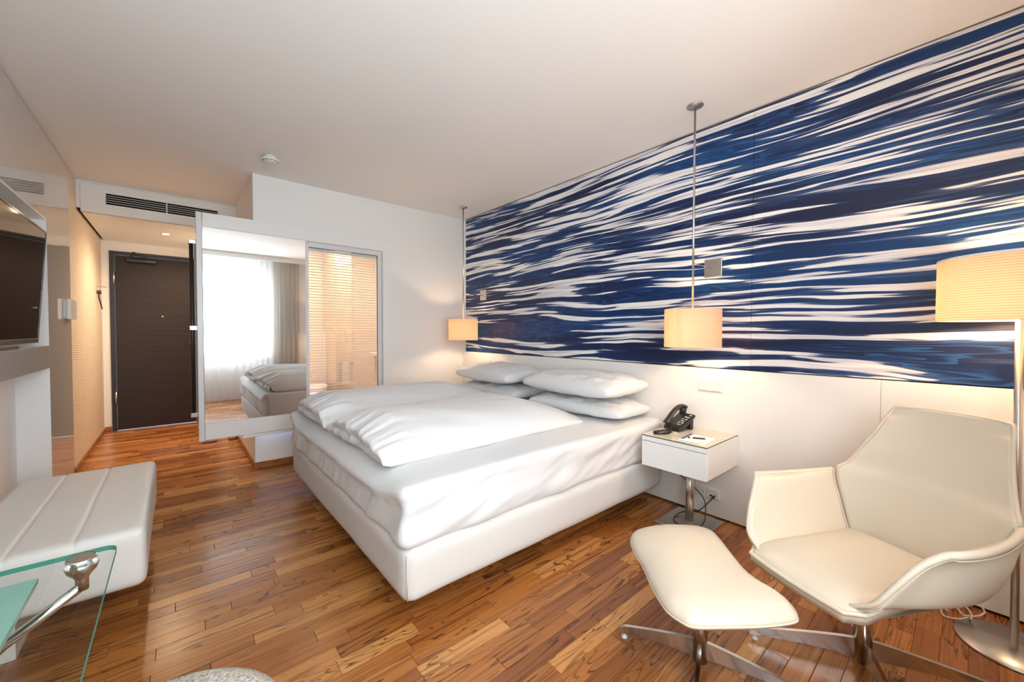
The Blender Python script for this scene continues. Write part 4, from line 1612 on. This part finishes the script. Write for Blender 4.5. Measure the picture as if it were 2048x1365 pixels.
ol = rrect(-0.625, -0.103, 0.12, 1.212, 0.022)
bm = B()
for zz in (GZ,):
    bm.faces.new([bm.verts.new((x, y, zz)) for x, y in ol])
gt_ = obj('glass_top', bm, 'table_glass', gd)
bm = B()
a = [bm.verts.new((x, y, GZ - 0.010)) for x, y in ol]
b = [bm.verts.new((x, y, GZ)) for x, y in ol]
for i in range(len(ol)):
    j = (i + 1) % len(ol)
    bm.faces.new((a[i], a[j], b[j], b[i]))
obj('polished_edge', bm, 'glass_edge', gt_)
obj('frosted_panel', bx(-0.620, -0.2085, 0.20, 1.166, GZ - 0.022, GZ - 0.0125), 'frosted', gd)
FXX, FYY = -0.152, 1.172
ft = obj('clamp_fitting', lathe(B(), [(0.0, -0.062), (0.010, -0.062), (0.010, -0.040), (0.012, -0.034), (0.022, -0.022), (0.025, -0.012), (0.025, -0.0105)], 32, (FXX, FYY, GZ), cap=False), 'chrome', gd, True)
obj('cap', lathe(B(), [(0.023, 0.0005), (0.023, 0.003), (0.021, 0.004), (0.0, 0.004)], 32, (FXX, FYY, GZ), cap=False), 'chrome', ft, True)
obj('cap_inlay', lathe(B(), [(0.019, 0.0042), (0.0, 0.0044)], 32, (FXX, FYY, GZ), cap=False), 'taupe', ft)
for s_ in (-1, 1):
    obj('screw', lathe(B(), [(0.0025, 0.0046), (0.0, 0.0055)], 12, (FXX + 0.007 * s_, FYY + 0.004 * s_, GZ), cap=False), 'chrome', ft)
obj('strut', tube(B(), [(FXX, FYY, GZ - 0.055), (-0.26, 1.190, 0.598), (-0.47, 1.205, 0.40)], 0.0095, 16), 'chrome', gd, True)
obj('leg', bx(-0.54, -0.46, 1.10, 1.24, 0.0, 0.70, 0.006), 'steel', gd)
obj('leg', bx(-0.54, -0.46, 0.20, 0.34, 0.0, 0.712, 0.006), 'steel', gd)

# ------------------------------------------------------------------ round tweed stool in front of the camera
sx, sy = -0.039, 0.88
stl = empty('stool', (sx, sy, 0), label='round beige tweed stool cut off by the lower picture edge', cat='stool')
pr = [(0.0, 0.40), (0.17, 0.40), (0.192, 0.415), (0.200, 0.445), (0.192, 0.475), (0.165, 0.494), (0.11, 0.503), (0.0, 0.506)]
obj('seat', lathe(B(), pr, 56, (sx, sy, 0), cap=False), 'weave', stl, True)
obj('column', tube(B(), [(sx, sy, 0.02), (sx, sy, 0.405)], 0.025, 20), 'chrome', stl, True)
obj('base', lathe(B(), [(0.0, 0.001), (0.17, 0.001), (0.17, 0.008), (0.03, 0.022), (0.0, 0.022)], 48, (sx, sy, 0), cap=False), 'chrome', stl, True)

# ------------------------------------------------------------------ small things on walls and ceiling
th = empty('card_switch', (XL, 4.7, 1.29), label='white control box with a metal side grille on the glossy panel', cat='wall control')
obj('cover', bx(XL + 0.012, XL + 0.036, 4.60, 4.79, 1.292, 1.452, 0.004, 2), 'plastic', th)
obj('back_box', bx(XL, XL + 0.013, 4.62, 4.79, 1.300, 1.445), 'alu', th)
obj('side_plate', bx(XL, XL + 0.034, 4.835, 4.842, 1.296, 1.448), 'steel', th)
for i in range(7):
    zz = 1.315 + i * 0.019
    obj('contact', bx(XL + 0.004, XL + 0.030, 4.792, 4.834, zz, zz + 0.008), 'steel' if i % 2 else 'rubber', th)

ch = empty('coat_hook', (XL, 6.24, 1.69), label='slim steel coat hook on the wallpapered wall by the door', cat='coat hook')
obj('arm', tube(B(), [(XL, 6.24, 1.690), (XL + 0.10, 6.24, 1.688)], 0.006, 10), 'chrome', ch, True)
obj('plate', bx(XL, XL + 0.006, 6.225, 6.255, 1.60, 1.70, 0.002, 1), 'chrome', ch)
sh_ = empty('clothes_brush', (XL + 0.02, 6.24, 1.5), label='black brush hanging below the coat hook', cat='brush')
obj('handle', tube(B(), [(XL + 0.018, 6.24, 1.64), (XL + 0.022, 6.24, 1.56), (XL + 0.045, 6.24, 1.44)], [0.006, 0.007, 0.005], 8), 'black', sh_, True)
obj('head', bx(XL + 0.008, XL + 0.04, 6.22, 6.26, 1.605, 1.645, 0.008, 2), 'black', sh_, True)

sd = empty('smoke_detector', (0.571, 3.531, ZC), label='round white smoke detector on the ceiling', cat='smoke detector')
obj('base', lathe(B(), [(0.036, 0.0), (0.038, -0.012), (0.036, -0.016)], 40, (0.571, 3.531, ZC)), 'plastic', sd, True)
hdp = obj('head', lathe(B(), [(0.046, -0.016), (0.056, -0.020), (0.058, -0.032), (0.052, -0.040), (0.050, -0.041), (0.049, -0.047), (0.043, -0.052), (0.0, -0.056)], 44, (0.571, 3.531, ZC)), 'plastic', sd, True)
for k in range(10):
    a0 = 2 * PI * k / 10
    arc = [(0.571 + 0.0505 * math.cos(a0 + t_ * 0.5), 3.531 + 0.0505 * math.sin(a0 + t_ * 0.5), ZC - 0.0435) for t_ in (0, .25, .5, .75, 1)]
    obj('slot', tube(B(), arc, 0.0022, 5), 'rubber', hdp)
